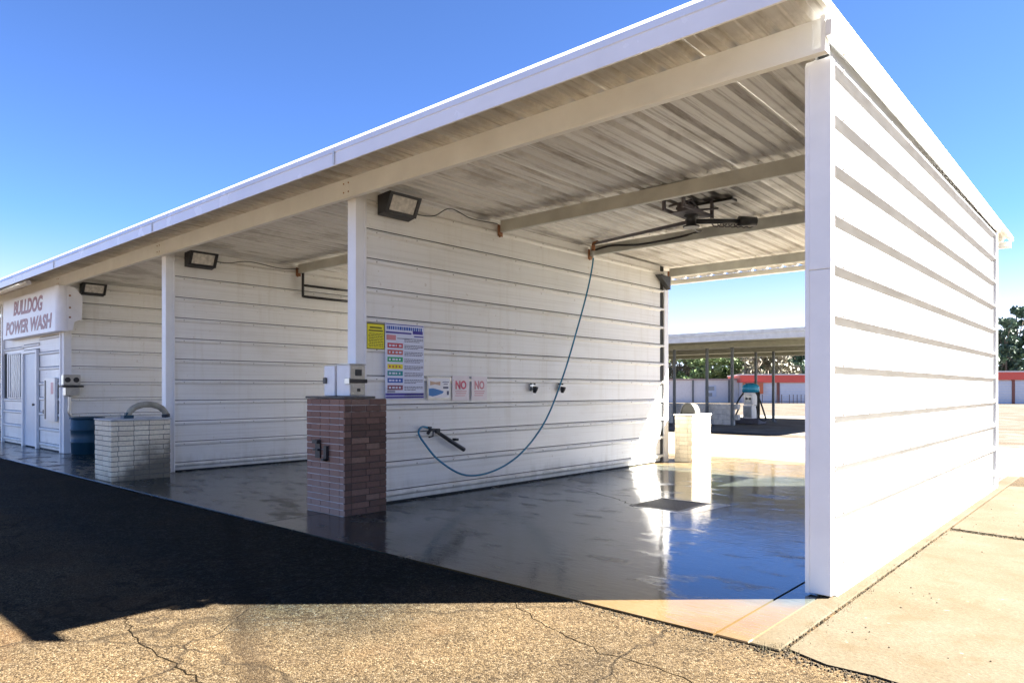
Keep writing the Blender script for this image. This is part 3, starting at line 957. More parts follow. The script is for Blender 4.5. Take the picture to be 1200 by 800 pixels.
tl = thing('tube_light', 'beige tube light fixed under the eave above the name sign', 'light', (-17.5, -0.5, 3.62))
part('tube', MB().tube([(-20.0, -0.5, 3.60), (-16.0, -0.5, 3.60)], 0.05, 12), 'beam', tl)
part('hanger', MB().box((-17.02, -0.51, 3.64), (-16.98, -0.49, 3.765)).box((-19.02, -0.51, 3.64), (-18.98, -0.49, 3.765)), 'purlin', tl)

# ------------------------------------------------------------------ flood lights, one by each front post
def floodlight(X, label):
    t = thing('floodlight', label, 'floodlight', (X + 0.03, 0.5, 3.5), 'floodlights under the eave')
    x0 = X + 0.035
    # housing: deep at the top, glass leaning out towards the bay
    v = [(x0, 0.30, 3.60), (x0 + 0.26, 0.27, 3.60), (x0 + 0.20, 0.27, 3.40), (x0, 0.30, 3.38)]
    b = MB()
    y0, y1 = 0.28, 0.74
    pts = [(x0, 3.60), (x0 + 0.23, 3.615), (x0 + 0.12, 3.395), (x0, 3.37)]
    # frame made of four bars round the glass plus body
    b.add([(x, y0, z) for x, z in pts] + [(x, y1, z) for x, z in pts],
          [(3, 2, 1, 0), (4, 5, 6, 7), (0, 1, 5, 4), (2, 3, 7, 6), (3, 0, 4, 7), (1, 2, 6, 5)])
    part('housing', b, 'black', t)
    a, c = Vector((x0 + 0.23, 0, 3.615)), Vector((x0 + 0.12, 0, 3.395))
    d = (c - a)
    nrm = Vector((d.z, 0, -d.x)).normalized()
    if nrm.x < 0:
        nrm = -nrm
    def face(u0, u1, ya, yb, w0, w1):
        bb = MB()
        q = []
        for w in (w0, w1):
            for u, yy in ((u0, ya), (u1, ya), (u1, yb), (u0, yb)):
                p = a + d * u + nrm * w
                q.append((p.x, yy, p.z))
        bb.add(q, [(0, 1, 2, 3), (7, 6, 5, 4), (0, 4, 5, 1), (1, 5, 6, 2), (2, 6, 7, 3), (3, 7, 4, 0)])
        return bb
    part('lens', face(0.14, 0.86, y0 + 0.05, y1 - 0.05, 0.003, 0.012), 'lens', t)
    fr = MB()
    for args in ((0.0, 0.13, y0, y1, 0.001, 0.022), (0.87, 1.0, y0, y1, 0.001, 0.022), (0.131, 0.869, y0, y0 + 0.045, 0.001, 0.022), (0.131, 0.869, y1 - 0.045, y1, 0.001, 0.022)):
        f = face(*args)
        fr.add(f.v, f.f)
    part('lens_frame', fr, 'black', t)
    part('bracket', MB().box((X - 0.0, 0.45, 3.42), (x0 - 0.001, 0.57, 3.55)), 'dark_metal', t)
    return t
floodlight(-W, 'black floodlight under the eave above the colourful instruction boards')
floodlight(-2 * W, 'black floodlight above the wall behind the short white brick pillar')
floodlight(-3 * W, 'black floodlight nearest the BULLDOG POWER WASH sign')

def wire(pts, label, r=0.007):
    def cr(p0, p1, p2, p3, t):
        return 0.5 * ((2 * p1) + (-p0 + p2) * t + (2 * p0 - 5 * p1 + 4 * p2 - p3) * t * t + (-p0 + 3 * p1 - 3 * p2 + p3) * t ** 3)
    P = [Vector(p) for p in pts]
    P = [P[0] * 2 - P[1]] + P + [P[-1] * 2 - P[-2]]
    out = []
    for i in range(1, len(P) - 2):
        for k in range(6):
            out.append(cr(P[i - 1], P[i], P[i + 1], P[i + 2], k / 6))
    out.append(P[-2])
    return MB().tube(out, r, 8)
solo('power_cable', wire([(-W + 0.08, 0.74, 3.5), (-W + 0.06, 0.9, 3.48), (-W + 0.05, 1.15, 3.52), (-W + 0.05, 1.42, 3.66), (-W + 0.05, 1.8, 3.60), (-W + 0.05, 2.3, 3.62)], ''), 'dark_metal',
     'thin dark cable sagging from the floodlight over the instruction boards', 'cable', (-W, 0.74, 3.5))
solo('power_cable', wire([(-2 * W + 0.08, 0.74, 3.52), (-2 * W + 0.06, 1.0, 3.52), (-2 * W + 0.05, 1.4, 3.6), (-2 * W + 0.05, 2.0, 3.56), (-2 * W + 0.05, 2.4, 3.6)], ''), 'dark_metal',
     'thin dark cable sagging from the floodlight in the middle bay', 'cable', (-2 * W, 0.74, 3.5))
br = MB().tube([(-2 * W + 0.08, 2.45, 3.68), (-2 * W + 0.08, 2.45, 3.08)], 0.025, 8).tube([(-2 * W + 0.08, 2.45, 3.30), (-2 * W + 0.08, 4.3, 3.30)], 0.022, 8).tube([(-2 * W + 0.08, 2.45, 3.09), (-2 * W + 0.08, 4.3, 3.09)], 0.025, 8)
solo('pipe_rack', br, 'dark_metal', 'black double pipe rack high on the middle bay wall', 'pipe rack', (-2 * W, 2.45, 3.08))

# ------------------------------------------------------------------ brick pillars
def brick_pillar(t, x0, x1, y0, y1, h, courses, blen, mat, mortar, back=True, joint=0.009):
    ch = h / courses
    bd = 0.09
    cache = {}
    def brick(ax, p, ln):
        key = (ax, round(ln, 3))
        if key not in cache:
            b = MB()
            if ax == 'x':
                b.bbox((-ln / 2, -bd / 2, 0), (ln / 2, bd / 2, ch - joint), 0.004)
            else:
                b.bbox((-bd / 2, -ln / 2, 0), (bd / 2, ln / 2, ch - joint), 0.004)
            cache[key] = b.mesh('brick', M[mat])
        link('brick', cache[key], t, p)
    def row(ax, a, b, fixed, z, off):
        L = b - a
        cuts = [a]
        n = max(1, round(L / blen))
        step = L / n
        if off:
            cuts += [a + step * 0.5 + step * k for k in range(n)]
        else:
            cuts += [a + step * k for k in range(1, n)]
        cuts.append(b)
        for c0, c1 in zip(cuts, cuts[1:]):
            ln = c1 - c0 - joint
            if ln < 0.02:
                continue
            j = random.uniform(-0.0025, 0.0025)
            m = (c0 + c1) / 2
            brick(ax, (m, fixed + j, z) if ax == 'x' else (fixed + j, m, z), ln)
    for k in range(courses):
        z = k * ch + joint * 0.5
        o = k % 2
        # alternate which pair of faces owns the corners
        if o:
            row('x', x0, x1, y0 + bd / 2, z, True)
            row('y', y0 + bd, y1 - (bd if back else 0), x1 - bd / 2, z, False)
            row('y', y0 + bd, y1 - (bd if back else 0), x0 + bd / 2, z, False)
            if back:
                row('x', x0, x1, y1 - bd / 2, z, True)
        else:
            row('x', x0 + bd, x1 - bd, y0 + bd / 2, z, False)
            row('y', y0, y1, x1 - bd / 2, z, True)
            row('y', y0, y1, x0 + bd / 2, z, True)
            if back:
                row('x', x0 + bd, x1 - bd, y1 - bd / 2, z, False)
    e = 0.007
    part('mortar_core', MB().box((x0 + e, y0 + e, 0.0), (x1 - e, y1 - e, h - 0.004)), mortar, t)

dp = thing('brick_pillar', 'tall dark brown brick pillar carrying coin boxes beside the wet bay', 'pillar', (-5.15, -0.15, 0))
brick_pillar(dp, -5.50, -4.78, -0.41, 0.15, 1.25, 18, 0.2, 'dark_brick', 'pillar_mortar', back=False)
part('cap', MB().bbox((-5.51, -0.42, 1.251), (-4.77, -0.012, 1.275), 0.006), 'dark_mortar', dp)
# holder irons on the road face
part('holder_iron', MB().box((-5.30, -0.43, 0.60), (-5.21, -0.415, 0.80)).box((-5.30, -0.47, 0.76), (-5.21, -0.43, 0.80)).box((-5.30, -0.46, 0.68), (-5.21, -0.43, 0.70)).box((-5.11, -0.45, 0.58), (-5.06, -0.415, 0.74)).box((-5.16, -0.45, 0.575), (-5.06, -0.43, 0.60)), 'black', dp)

wp = thing('brick_pillar', 'short white painted brick pillar with mud splashed lower corner', 'pillar', (-10.0, -0.6, 0))
brick_pillar(wp, -10.34, -9.66, -1.03, -0.19, 0.885, 12, 0.215, 'white_brick', 'dark_mortar')
part('cap', MB().bbox((-10.35, -1.04, 0.886), (-9.65, -0.18, 0.912), 0.006), 'cap', wp)

rp = thing('brick_pillar', 'low cream brick pillar at the sunny rear of the nearest bay', 'pillar', (-4.83, 7.4, 0))
brick_pillar(rp, -5.02, -4.66, 7.09, 7.83, 0.86, 11, 0.2, 'cream_brick', 'mortar')
part('cap', MB().bbox((-5.04, 7.075, 0.862), (-4.645, 7.845, 0.888), 0.006), 'cap', rp)

# vacuum hose bent over the white pillar and the hood on the rear one
vh = thing('bent_hose', 'grey beige hose bent in an arch on the short white pillar', 'hose', (-9.95, -0.4, 0.91))
pts = []
for k in range(15):
    a = math.pi * k / 14
    pts.append((-9.95, -0.42 - 0.28 * math.cos(a), 0.93 + 0.19 * math.sin(a)))
part('hose', MB().tube(pts, [0.045 + (0.004 if k % 2 else 0) for k in range(15)], 10), 'arch_hose', vh)
part('clamp', MB().bbox((-10.02, -0.78, 0.913), (-9.88, -0.64, 0.96)).bbox((-9.99, -0.74, 0.961), (-9.91, -0.68, 1.0)), 'bin', vh)
part('end_cuff', MB().tube([(-9.95, -0.14, 0.913), (-9.95, -0.145, 0.965)], 0.06, 12), 'dark_metal', vh)
hd = thing('hood', 'small dark rounded hood standing on the low cream rear pillar', 'hood', (-4.85, 7.4, 0.888))
b = MB()
prof = [(0.14 * math.cos(math.pi * k / 10), 0.2 * math.sin(math.pi * k / 10)) for k in range(11)]
b.extrude([(u, w) for u, w in prof], (-4.86, 7.30, 0.889), (0, 1, 0), (0, 0, 1), (1, 0, 0), 0.22)
part('shell', b, 'vac_hose', hd)
part('rim', MB().tube([(-4.86 + 0.145 * math.cos(math.pi * k / 10), 7.295, 0.889 + 0.205 * math.sin(math.pi * k / 10)) for k in range(11)], 0.012, 6), 'dark_metal', hd)

# ------------------------------------------------------------------ coin boxes on the dark pillar
cb = thing('coin_box', 'stainless coin box with black bar handle on the dark brick pillar', 'coin box', (-5.0, -0.1, 1.276))
part('body', MB().bbox((-5.19, -0.22, 1.277), (-4.955, -0.015, 1.62), 0.006), 'white_enamel', cb)
part('face_plate', MB().bbox((-4.9545, -0.21, 1.285), (-4.948, -0.02, 1.612), 0.002), 'steel', cb)
part('lid', MB().bbox((-5.2, -0.23, 1.6205), (-4.94, -0.01, 1.632), 0.003), 'steel', cb)
part('lock_bar', MB().bbox((-4.9475, -0.235, 1.42), (-4.925, -0.005, 1.463), 0.004), 'black', cb)
part('hasp', MB().bbox((-5.02, -0.24, 1.405), (-4.935, -0.2205, 1.475), 0.004), 'steel', cb)
part('coin_slot', MB().bbox((-4.9475, -0.15, 1.50), (-4.938, -0.07, 1.57), 0.003), 'dark_metal', cb)
part('coin_return', MB().bbox((-4.9475, -0.125, 1.325), (-4.935, -0.09, 1.36), 0.003), 'dark_metal', cb)
bo = MB()
for y in (-0.18, -0.05):
    for z in (1.31, 1.385, 1.585):
        bo.lathe([(0.007, 0), (0.007, 0.006)], (-4.948, y, z), (1, 0, 0), 8)
part('rivet', bo, 'zinc', cb)
cb2 = thing('coin_box', 'plain white coin box with square lock left of the stainless one', 'coin box', (-5.35, -0.1, 1.276))
part('body', MB().bbox((-5.44, -0.22, 1.277), (-5.24, -0.03, 1.615), 0.006), 'white_enamel', cb2)
part('lock', MB().bbox((-5.44, -0.24, 1.415), (-5.385, -0.221, 1.485), 0.006), 'dark_metal', cb2)

# coin meter on the office wall by the far bay
cm = thing('coin_meter', 'grey two-dial meter box on the wall below the name sign', 'meter', (-15.4, 0.1, 1.2))
part('upper_box', MB().bbox((-15.42, -0.06, 1.44), (-15.28, 0.26, 1.66), 0.006), 'steel', cm)
part('lower_box', MB().bbox((-15.42, -0.03, 1.22), (-15.24, 0.23, 1.39), 0.006), 'steel', cm)
part('shelf', MB().bbox((-15.42, -0.1, 1.395), (-15.2, 0.3, 1.432), 0.004), 'dark_metal', cm)
for y in (0.02, 0.18):
    part('dial', MB().lathe([(0.055, 0), (0.055, 0.015)], (-15.28, y, 1.55), (1, 0, 0), 14), 'black', cm)
part('conduit', wire([(-15.38, 0.08, 1.22), (-15.38, 0.08, 1.02), (-15.38, 0.08, 0.85), (-15.36, 0.16, 0.72), (-15.3, 0.24, 0.66)], '', 0.03), 'steel', cm)
bn = thing('trash_barrel', 'teal blue barrel standing at the office corner of the far bay', 'barrel', (-14.98, 0.3, 0))
part('body', MB().lathe([(0.26, 0.0), (0.29, 0.02), (0.30, 0.25), (0.315, 0.26), (0.30, 0.27), (0.305, 0.5), (0.32, 0.51), (0.305, 0.52), (0.30, 0.72), (0.29, 0.73)], (-14.98, 0.3, 0.0), (0, 0, 1), 24), 'bin', bn)
part('rim', MB().lathe([(0.30, 0.731), (0.325, 0.74), (0.325, 0.765), (0.29, 0.77), (0.27, 0.735)], (-14.98, 0.3, 0.0), (0, 0, 1), 24), 'bin', bn)

# ------------------------------------------------------------------ signs on the first partition
SXP = -W - 0.018 + RIB + 0.001
def strips(parent, rects, mat, name, X):
    b = MB()
    for y0, y1, z0, z1 in rects:
        b.box((X, y0, z0), (X + 0.0012, y1, z1))
    o = part(name, b, mat, parent)
    if name == 'print_line':
        o['kind'] = 'stuff'
    return o

ys = thing('notice_sign', 'small yellow notice with dark border next to the front post', 'sign', (SXP, 0.22, 1.84))
part('border', MB().box((SXP, 0.135, 1.815), (SXP + 0.004, 0.395, 2.115)), 'olive', ys)
part('panel', MB().box((SXP + 0.0041, 0.147, 1.827), (SXP + 0.0065, 0.383, 2.103)), 'yellow', ys)
r_ = random.Random(5)
lines = [(0.18, 0.35, 2.055, 2.076), (0.165, 0.365, 2.022, 2.040)]
for k in range(9):
    z = 2.0 - k * 0.0185
    a = 0.158 + r_.uniform(0, 0.02)
    while a < 0.365:
        w_ = r_.uniform(0.015, 0.045)
        lines.append((a, min(0.372, a + w_), z - 0.008, z))
        a += w_ + 0.007
strips(ys, lines, 'olive', 'print_line', SXP + 0.0066)

bd_ = thing('instruction_board', 'tall pale blue instruction board with stacked coloured bars on white siding', 'sign', (SXP, 0.68, 1.24))
X0 = SXP + 0.007
part('panel', MB().box((SXP + 0.0005, 0.402, 1.235), (X0, 1.0, 2.135)), 'board', bd_)
strips(bd_, [(0.41, 0.80, 2.015, 2.035), (0.41, 0.99, 2.118, 2.128), (0.82, 0.98, 2.02, 2.06), (0.84, 0.99, 1.985, 2.0)], 'navy', 'header_band', X0)
strips(bd_, [(0.405, 0.997, 1.277, 1.305), (0.405, 0.997, 1.245, 1.268)], 'navy', 'footer_band', X0)
hl = []
a = 0.425
while a < 0.95:
    w_ = r_.uniform(0.014, 0.03)
    hl.append((a, a + w_, 2.06, 2.1))
    a += w_ + 0.009
strips(bd_, hl, 'blue', 'print_line', X0)
strips(bd_, [(0.42, 0.56, 1.935, 1.995)], 'faded_red', 'colour_bar', X0)
for z, c in ((1.90, 'red'), (1.82, 'brick_red'), (1.735, 'green'), (1.65, 'lemon'), (1.57, 'teal'), (1.485, 'blue'), (1.40, 'maroon')):
    q = strips(bd_, [(0.435, 0.665, z - 0.057, z)], c, 'colour_bar', X0)
    b = MB()
    for k in range(4):
        y = 0.455 + k * 0.05
        b.box((X0 + 0.0013, y, z - 0.04), (X0 + 0.002, y + r_.uniform(0.02, 0.04), z - 0.018))
    part('print_line', b, 'board' if c not in ('lemon',) else 'brick_red', q)
tl_ = []
for k in range(9):
    z = 1.965 - k * 0.083
    for dz in (0, 0.018, 0.036):
        a = 0.69
        e = 0.985 - (0.12 if dz > 0.03 else 0) * r_.random()
        while a < e:
            w_ = r_.uniform(0.01, 0.04)
            tl_.append((a, min(e, a + w_), z - dz - 0.008, z - dz))
            a += w_ + 0.006
for z in (1.36, 1.335, 1.32):
    tl_.append((0.43, 0.55, z - 0.008, z))
tl_.append((0.58, 0.75, 1.955, 1.963))
strips(bd_, tl_, 'ink', 'print_line', X0)

ps = thing('picture_sign', 'small framed sign with a blue picture left of the red NO signs', 'sign', (SXP, 1.23, 1.24))
part('frame', MB().box((SXP, 1.055, 1.225), (SXP + 0.006, 1.45, 1.51)), 'steel', ps)
part('panel', MB().box((SXP + 0.0061, 1.072, 1.242), (SXP + 0.008, 1.433, 1.493)), 'sign_white', ps)
Xp = SXP + 0.0081
def poly_print(parent, pts, mat, name):
    n = len(pts)
    b = MB().add([(Xp, y, z) for y, z in pts] + [(Xp + 0.0012, y, z) for y, z in pts],
                 [tuple(range(n - 1, -1, -1)), tuple(range(n, 2 * n))] + [(i, (i + 1) % n, (i + 1) % n + n, i + n) for i in range(n)])
    part(name, b, mat, parent)
poly_print(ps, [(1.08, 1.275), (1.14, 1.262), (1.22, 1.275), (1.31, 1.30), (1.33, 1.325), (1.25, 1.345), (1.15, 1.365), (1.08, 1.36)], 'picture_blue', 'picture')
poly_print(ps, [(1.10, 1.40), (1.18, 1.415), (1.27, 1.40), (1.275, 1.45), (1.19, 1.44), (1.10, 1.455)], 'picture_tan', 'picture')
strips(ps, [(1.31, 1.42, 1.437, 1.447), (1.33, 1.40, 1.41, 1.42), (1.32, 1.41, 1.36, 1.385), (1.385, 1.42, 1.28, 1.33)], 'ink', 'print_line', Xp)

def no_sign(y0, y1, z0, z1, label, ink, grp):
    t = thing('no_sign', label, 'sign', (SXP, (y0 + y1) / 2, z0), grp)
    part('panel', MB().box((SXP, y0, z0), (SXP + 0.005, y1, z1)), 'pinkish', t)
    text_part('NO', 0.115, t, ink, (SXP + 0.0062, y0 + 0.055, z0 + 0.145), (0, 1, 0), (0, 0, 1), y1 - y0 - 0.11, bold=0.004, depth=0.001)
    strips(t, [(y0 + 0.05, y1 - 0.05, z0 + 0.115, z0 + 0.125), (y0 + 0.06, y1 - 0.06, z0 + 0.088, z0 + 0.098), (y0 + 0.05, y1 - 0.08, z0 + 0.06, z0 + 0.068)], 'faded_red', 'print_line', SXP + 0.0051)
no_sign(1.485, 1.79, 1.205, 1.525, 'pinkish NO sign in strong red letters beside the picture sign', 'sign_red', 'red NO signs on the siding')
no_sign(1.835, 2.13, 1.205, 1.52, 'faded NO sign in pale red letters, farther from the pillar', 'faded_red', 'red NO signs on the siding')

# wand holders
def wand_holder(y, label):
    t = thing('wand_holder', label, 'wand holder', (SXP, y, 1.36), 'wand holders on the siding')
    part('plate', MB().bbox((SXP - 0.014, y - 0.05, 1.32), (SXP - 0.006, y + 0.05, 1.44), 0.002), 'steel', t)
    part('cup', MB().lathe([(0.022, 0), (0.04, 0.05), (0.042, 0.09)], (SXP + 0.03, y, 1.30), (0.25, 0, 1), 12), 'black', t)
    bo = MB()
    for dy in (-0.04, 0.04):
        bo.lathe([(0.014, 0), (0.012, 0.02)], (SXP - 0.006, y + dy, 1.43), (1, 0, 0), 8)
    part('bolt', bo, 'dark_metal', t)
wand_holder(3.10, 'small black wand holder on bare siding just left of the hanging hose')
wand_holder(3.76, 'small black wand holder crossed by the hanging blue hose')

# ------------------------------------------------------------------ boom, hose and wand
bm_ = thing('wash_boom', 'greasy ceiling swivel with a long pipe arm above the wet bay', 'wash boom', (-2.6, 3.3, 3.6))
part('ceiling_plate', MB().bbox((-2.95, 2.5, 3.655), (-2.2, 2.66, 3.69)).bbox((-2.95, 3.35, 3.645), (-2.2, 3.50, 3.68)), 'dark_metal', bm_)
part('hanger', MB().box((-2.72, 2.8, 3.46), (-2.46, 3.28, 3.475)).box((-2.735, 2.66, 3.46), (-2.72, 3.34, 3.50)).box((-2.46, 2.66, 3.46), (-2.445, 3.34, 3.50)).box((-2.735, 2.62, 3.46), (-2.70, 2.655, 3.70)).box((-2.48, 2.62, 3.46), (-2.445, 2.655, 3.70)).box((-2.735, 3.345, 3.46), (-2.70, 3.38, 3.69)).box((-2.48, 3.345, 3.46), (-2.445, 3.38, 3.69)).box((-2.66, 2.85, 3.476), (-2.52, 3.0, 3.56)).tube([(-2.69, 2.7, 3.52), (-2.5, 2.9, 3.6), (-2.55, 3.2, 3.55), (-2.4, 3.4, 3.58)], 0.014, 6), 'vac_dark', bm_)
part('swivel', MB().lathe([(0.10, 0), (0.10, 0.02), (0.06, 0.03), (0.06, 0.12), (0.085, 0.13), (0.085, 0.16)], (-2.58, 3.05, 3.31), (0, 0, 1), 18).lathe([(0.035, 0), (0.035, 0.2)], (-2.58, 3.05, 3.42), (0, 0, 1), 12), 'dark_metal', bm_)
E1 = Vector((-4.95, 4.36, 3.64))
arm0 = Vector((-2.62, 3.1, 3.40))
part('arm', MB().tube([arm0, arm0.lerp(E1, 0.5), E1], 0.022, 10), 'vac_dark', bm_)
part('arm_elbow', MB().tube([E1 + Vector((0.12, -0.06, 0)), E1 + Vector((0.02, -0.01, 0.005)), E1 + Vector((0, 0, -0.03)), E1 + Vector((0, 0, -0.11))], 0.03, 10), 'rust', bm_)
part('counter_arm', MB().tube([arm0, arm0 + Vector((0.5, 0.55, 0.02))], 0.03, 10).tube([arm0 + Vector((0.42, 0.45, 0.02)), arm0 + Vector((0.56, 0.62, 0.02))], 0.06, 12), 'dark_metal', bm_)
sp = []
for k in range(60):
    a = k * 0.8
    sp.append((-2.45 + 0.045 * math.cos(a) + k * 0.006, 3.35 + k * 0.007, 3.40 + 0.045 * math.sin(a)))
part('spring', MB().tube(sp, 0.008, 6), 'vac_dark', bm_)
solo('supply_hose', wire([(-2.75, 3.25, 3.46), (-3.0, 4.0, 3.50), (-3.2, 4.49, 3.60), (-3.6, 4.49, 3.56), (-4.2, 4.49, 3.55), (-4.7, 4.49, 3.60), (-5.05, 4.49, 3.57)], '', 0.016), 'black',
     'black supply hose tied along the third ceiling purlin to the swivel', 'hose', (-2.75, 3.25, 3.46))

hs = [(E1.x, E1.y, 3.50), (-4.97, 4.37, 3.32), (-4.98, 4.24, 2.88), (-4.99, 3.99, 2.28), (-5.0, 3.66, 1.57), (-5.0, 3.24, 0.91), (-5.0, 2.71, 0.47), (-5.0, 2.15, 0.26), (-5.0, 1.60, 0.245), (-5.0, 1.15, 0.46), (-5.01, 0.91, 0.69), (-5.03, 0.83, 0.82), (-5.06, 0.90, 0.89), (-5.08, 0.99, 0.885), (-5.09, 1.08, 0.86)]
hh = thing('wash_hose', 'long blue pressure hose hanging in a deep loop from the ceiling boom', 'hose', (-5.0, 2.0, 0.25))
part('hose', wire(hs, '', 0.013), 'hose', hh)
part('fitting', MB().tube([(E1.x, E1.y, 3.55), (E1.x, E1.y, 3.42)], 0.022, 8), 'zinc', hh)
wa = thing('spray_wand', 'black spray wand hung slantwise on the white siding', 'spray wand', (-5.1, 1.3, 0.7))
part('lance', MB().tube([(-5.085, 1.13, 0.845), (-5.09, 1.40, 0.70), (-5.095, 1.66, 0.565)], [0.02, 0.026, 0.028], 10), 'black', wa)
part('trigger', MB().tube([(-5.085, 1.13, 0.845), (-5.08, 1.06, 0.85), (-5.08, 1.02, 0.80)], 0.02, 8).tube([(-5.07, 1.10, 0.83), (-5.05, 1.08, 0.77), (-5.06, 1.02, 0.76)], 0.009, 6).box((-5.10, 1.16, 0.80), (-5.06, 1.21, 0.86)), 'black', wa)
part('wall_hook', MB().box((-5.135, 1.02, 0.87), (-5.05, 1.06, 0.89)).box((-5.135, 1.49, 0.69), (-5.06, 1.53, 0.72)), 'dark_metal', wa)

# ------------------------------------------------------------------ rear canopy with vacuum
cp = thing('vacuum_canopy', 'flat white canopy on thin dark posts behind the wash bays', 'canopy', (-12, 24, 0))
CX0, CX1, CY0, CY1 = -24.0, -4.0, 18.2, 30.5
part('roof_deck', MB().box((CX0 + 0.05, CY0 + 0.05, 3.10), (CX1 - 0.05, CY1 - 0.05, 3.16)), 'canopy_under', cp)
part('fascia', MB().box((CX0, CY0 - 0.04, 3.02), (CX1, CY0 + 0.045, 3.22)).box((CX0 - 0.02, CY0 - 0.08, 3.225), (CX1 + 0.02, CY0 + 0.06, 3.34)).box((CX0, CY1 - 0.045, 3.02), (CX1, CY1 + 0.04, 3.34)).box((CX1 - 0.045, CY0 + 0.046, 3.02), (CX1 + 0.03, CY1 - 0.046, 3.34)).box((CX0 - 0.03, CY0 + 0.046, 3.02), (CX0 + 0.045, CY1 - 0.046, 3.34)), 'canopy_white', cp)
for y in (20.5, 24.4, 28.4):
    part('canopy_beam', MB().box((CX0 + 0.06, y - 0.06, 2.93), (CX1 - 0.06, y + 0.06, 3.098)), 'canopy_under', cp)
def post(x, y):
    b = MB().box((x - 0.045, y - 0.045, -0.008), (x + 0.045, y + 0.045, 2.928)).box((x - 0.1, y - 0.1, -0.007), (x + 0.1, y + 0.1, 0.01))
    part('post', b, 'canopy_post', cp)
for x, y in ((-12.4, 20.5), (-11.0, 20.5), (-9.98, 20.5), (-17.5, 20.5), (-22.5, 20.5), (-5.2, 20.5), (-10.7, 24.4), (-9.95, 24.4), (-17.5, 24.4), (-22.5, 24.4), (-5.2, 24.4)):
    post(x, y)
lw = thing('block_wall', 'low grey block wall between the canopy posts', 'wall', (-11.4, 20.8, 0))
for r0 in range(4):
    for k in range(8):
        xa = -13.2 + k * 0.4 + (0.2 if r0 % 2 else 0)
        part('block', MB().bbox((xa, 20.62, r0 * 0.2), (xa + 0.39, 20.82, r0 * 0.2 + 0.193), 0.005), 'cap', lw)

vc = thing('car_vacuum', 'coin vacuum with bright blue dome and two hanging hoses under canopy', 'vacuum', (-10.05, 22.4, 0))
vx, vy = -10.05, 22.4
part('base', MB().bbox((vx - 0.55, vy - 0.4, -0.008), (vx + 0.45, vy + 0.4, 0.2), 0.02), 'vac_dark', vc)
part('cabinet', MB().bbox((vx - 0.24, vy - 0.22, 0.2), (vx + 0.12, vy + 0.22, 0.72), 0.01).bbox((vx - 0.22, vy - 0.2, 0.735), (vx + 0.14, vy + 0.2, 1.22), 0.01), 'white_enamel', vc)
part('face_panel', MB().bbox((vx - 0.2, vy - 0.232, 0.25), (vx + 0.08, vy - 0.221, 0.66), 0.003).bbox((vx - 0.18, vy - 0.212, 0.8), (vx + 0.1, vy - 0.201, 1.15), 0.003), 'steel', vc)
part('dial', MB().lathe([(0.05, 0), (0.05, 0.02)], (vx - 0.1, vy - 0.212, 0.98), (0, -1, 0), 12).lathe([(0.05, 0), (0.05, 0.02)], (vx + 0.04, vy - 0.212, 0.98), (0, -1, 0), 12), 'dark_metal', vc)
part('dome', MB().lathe([(0.26, 1.225), (0.33, 1.25), (0.34, 1.42), (0.30, 1.52), (0.18, 1.585), (0.05, 1.6)], (vx - 0.02, vy, 0), (0, 0, 1), 24), 'vac_blue', vc)
for s in (-1, 1):
    part('hose', wire([(vx + s * 0.2, vy - 0.1, 1.3), (vx + s * 0.42, vy - 0.2, 0.95), (vx + s * 0.6, vy - 0.25, 0.5), (vx + s * 0.7, vy - 0.3, 0.16), (vx + s * 0.5, vy - 0.42, 0.24), (vx + s * 0.34, vy - 0.3, 0.7)], '', 0.032), 'vac_hose', vc)
part('standpipe', MB().tube([(vx + 0.3, vy, 0.2), (vx + 0.3, vy, 1.25)], 0.05, 10), 'vac_hose', vc)

# ------------------------------------------------------------------ far buildings
def far_building(t, A, ang, L, dep, h, doors, x_post):
    q = Matrix.Translation(Vector(A)) @ Matrix.Rotation(ang, 4, 'Z')
    def pb(name, boxes, mat, parent=t):
        b = MB()
        for a, c in boxes:
            b.box(a, c, q)
        return part(name, b, mat, parent)
    pb('wall', [((0, 0, -0.03), (L, dep, h - 0.72))], 'far_white')
    pb('fascia', [((-0.15, -0.25, h - 0.71), (L + 0.15, dep + 0.25, h))], 'far_red')
    pb('roof', [((-0.2, -0.3, h + 0.004), (L + 0.2, dep + 0.3, h + 0.12))], 'far_white')
    x = 0.4
    while x < L - 3.2:
        d = pb('roll_up_door', [((x + 0.15, -0.06, 0.0), (x + 2.85, -0.005, h - 0.82))], 'far_door')
        pb('slat_rib', [((x + 0.16, -0.075, 0.25 * k), (x + 2.84, -0.061, 0.25 * k + 0.04)) for k in range(1, int((h - 0.95) / 0.25))], 'far_white', d)
        pb('door_post', [((x - 0.12, -0.12, 0.0), (x + 0.12, -0.002, h - 0.73))], 'far_post')
        x += x_post
st = thing('storage_building', 'long low storage building with red fascia and pale roll-up doors', 'building', (-23, 67, 0))
far_building(st, (-28.3, 63.0, 0), R(32.8), 21.0, 8, 2.75, True, 3.1)
part('red_panel', MB().box((0.0, -0.5, 0.9), (1.9, -0.13, 2.0), Matrix.Translation(Vector((-28.2, 63.0, 0))) @ Matrix.Rotation(R(32.8), 4, 'Z')), 'orange', st)
st2 = thing('storage_building', 'red-trimmed white ribbed storage building right of the white wall', 'building', (-3, 77, 0))
far_building(st2, (-10.2, 73.6, 0), R(32.8), 26.0, 8, 2.95, True, 2.9)
wb_ = thing('white_building', 'plain white building with one dark window behind the canopy', 'building', (-33, 58, 0))
q = Matrix.Translation(Vector((-44, 55.0, 0))) @ Matrix.Rotation(R(32.8), 4, 'Z')
part('wall', MB().box((0, 0, -0.03), (17.5, 7, 2.3), q), 'far_white', wb_)
part('roof', MB().box((-0.2, -0.2, 2.304), (17.7, 7.2, 2.45), q), 'far_pink', wb_)
wn_ = part('window', MB().box((14.2, -0.05, 0.55), (15.3, -0.004, 1.75), q), 'far_door', wb_)
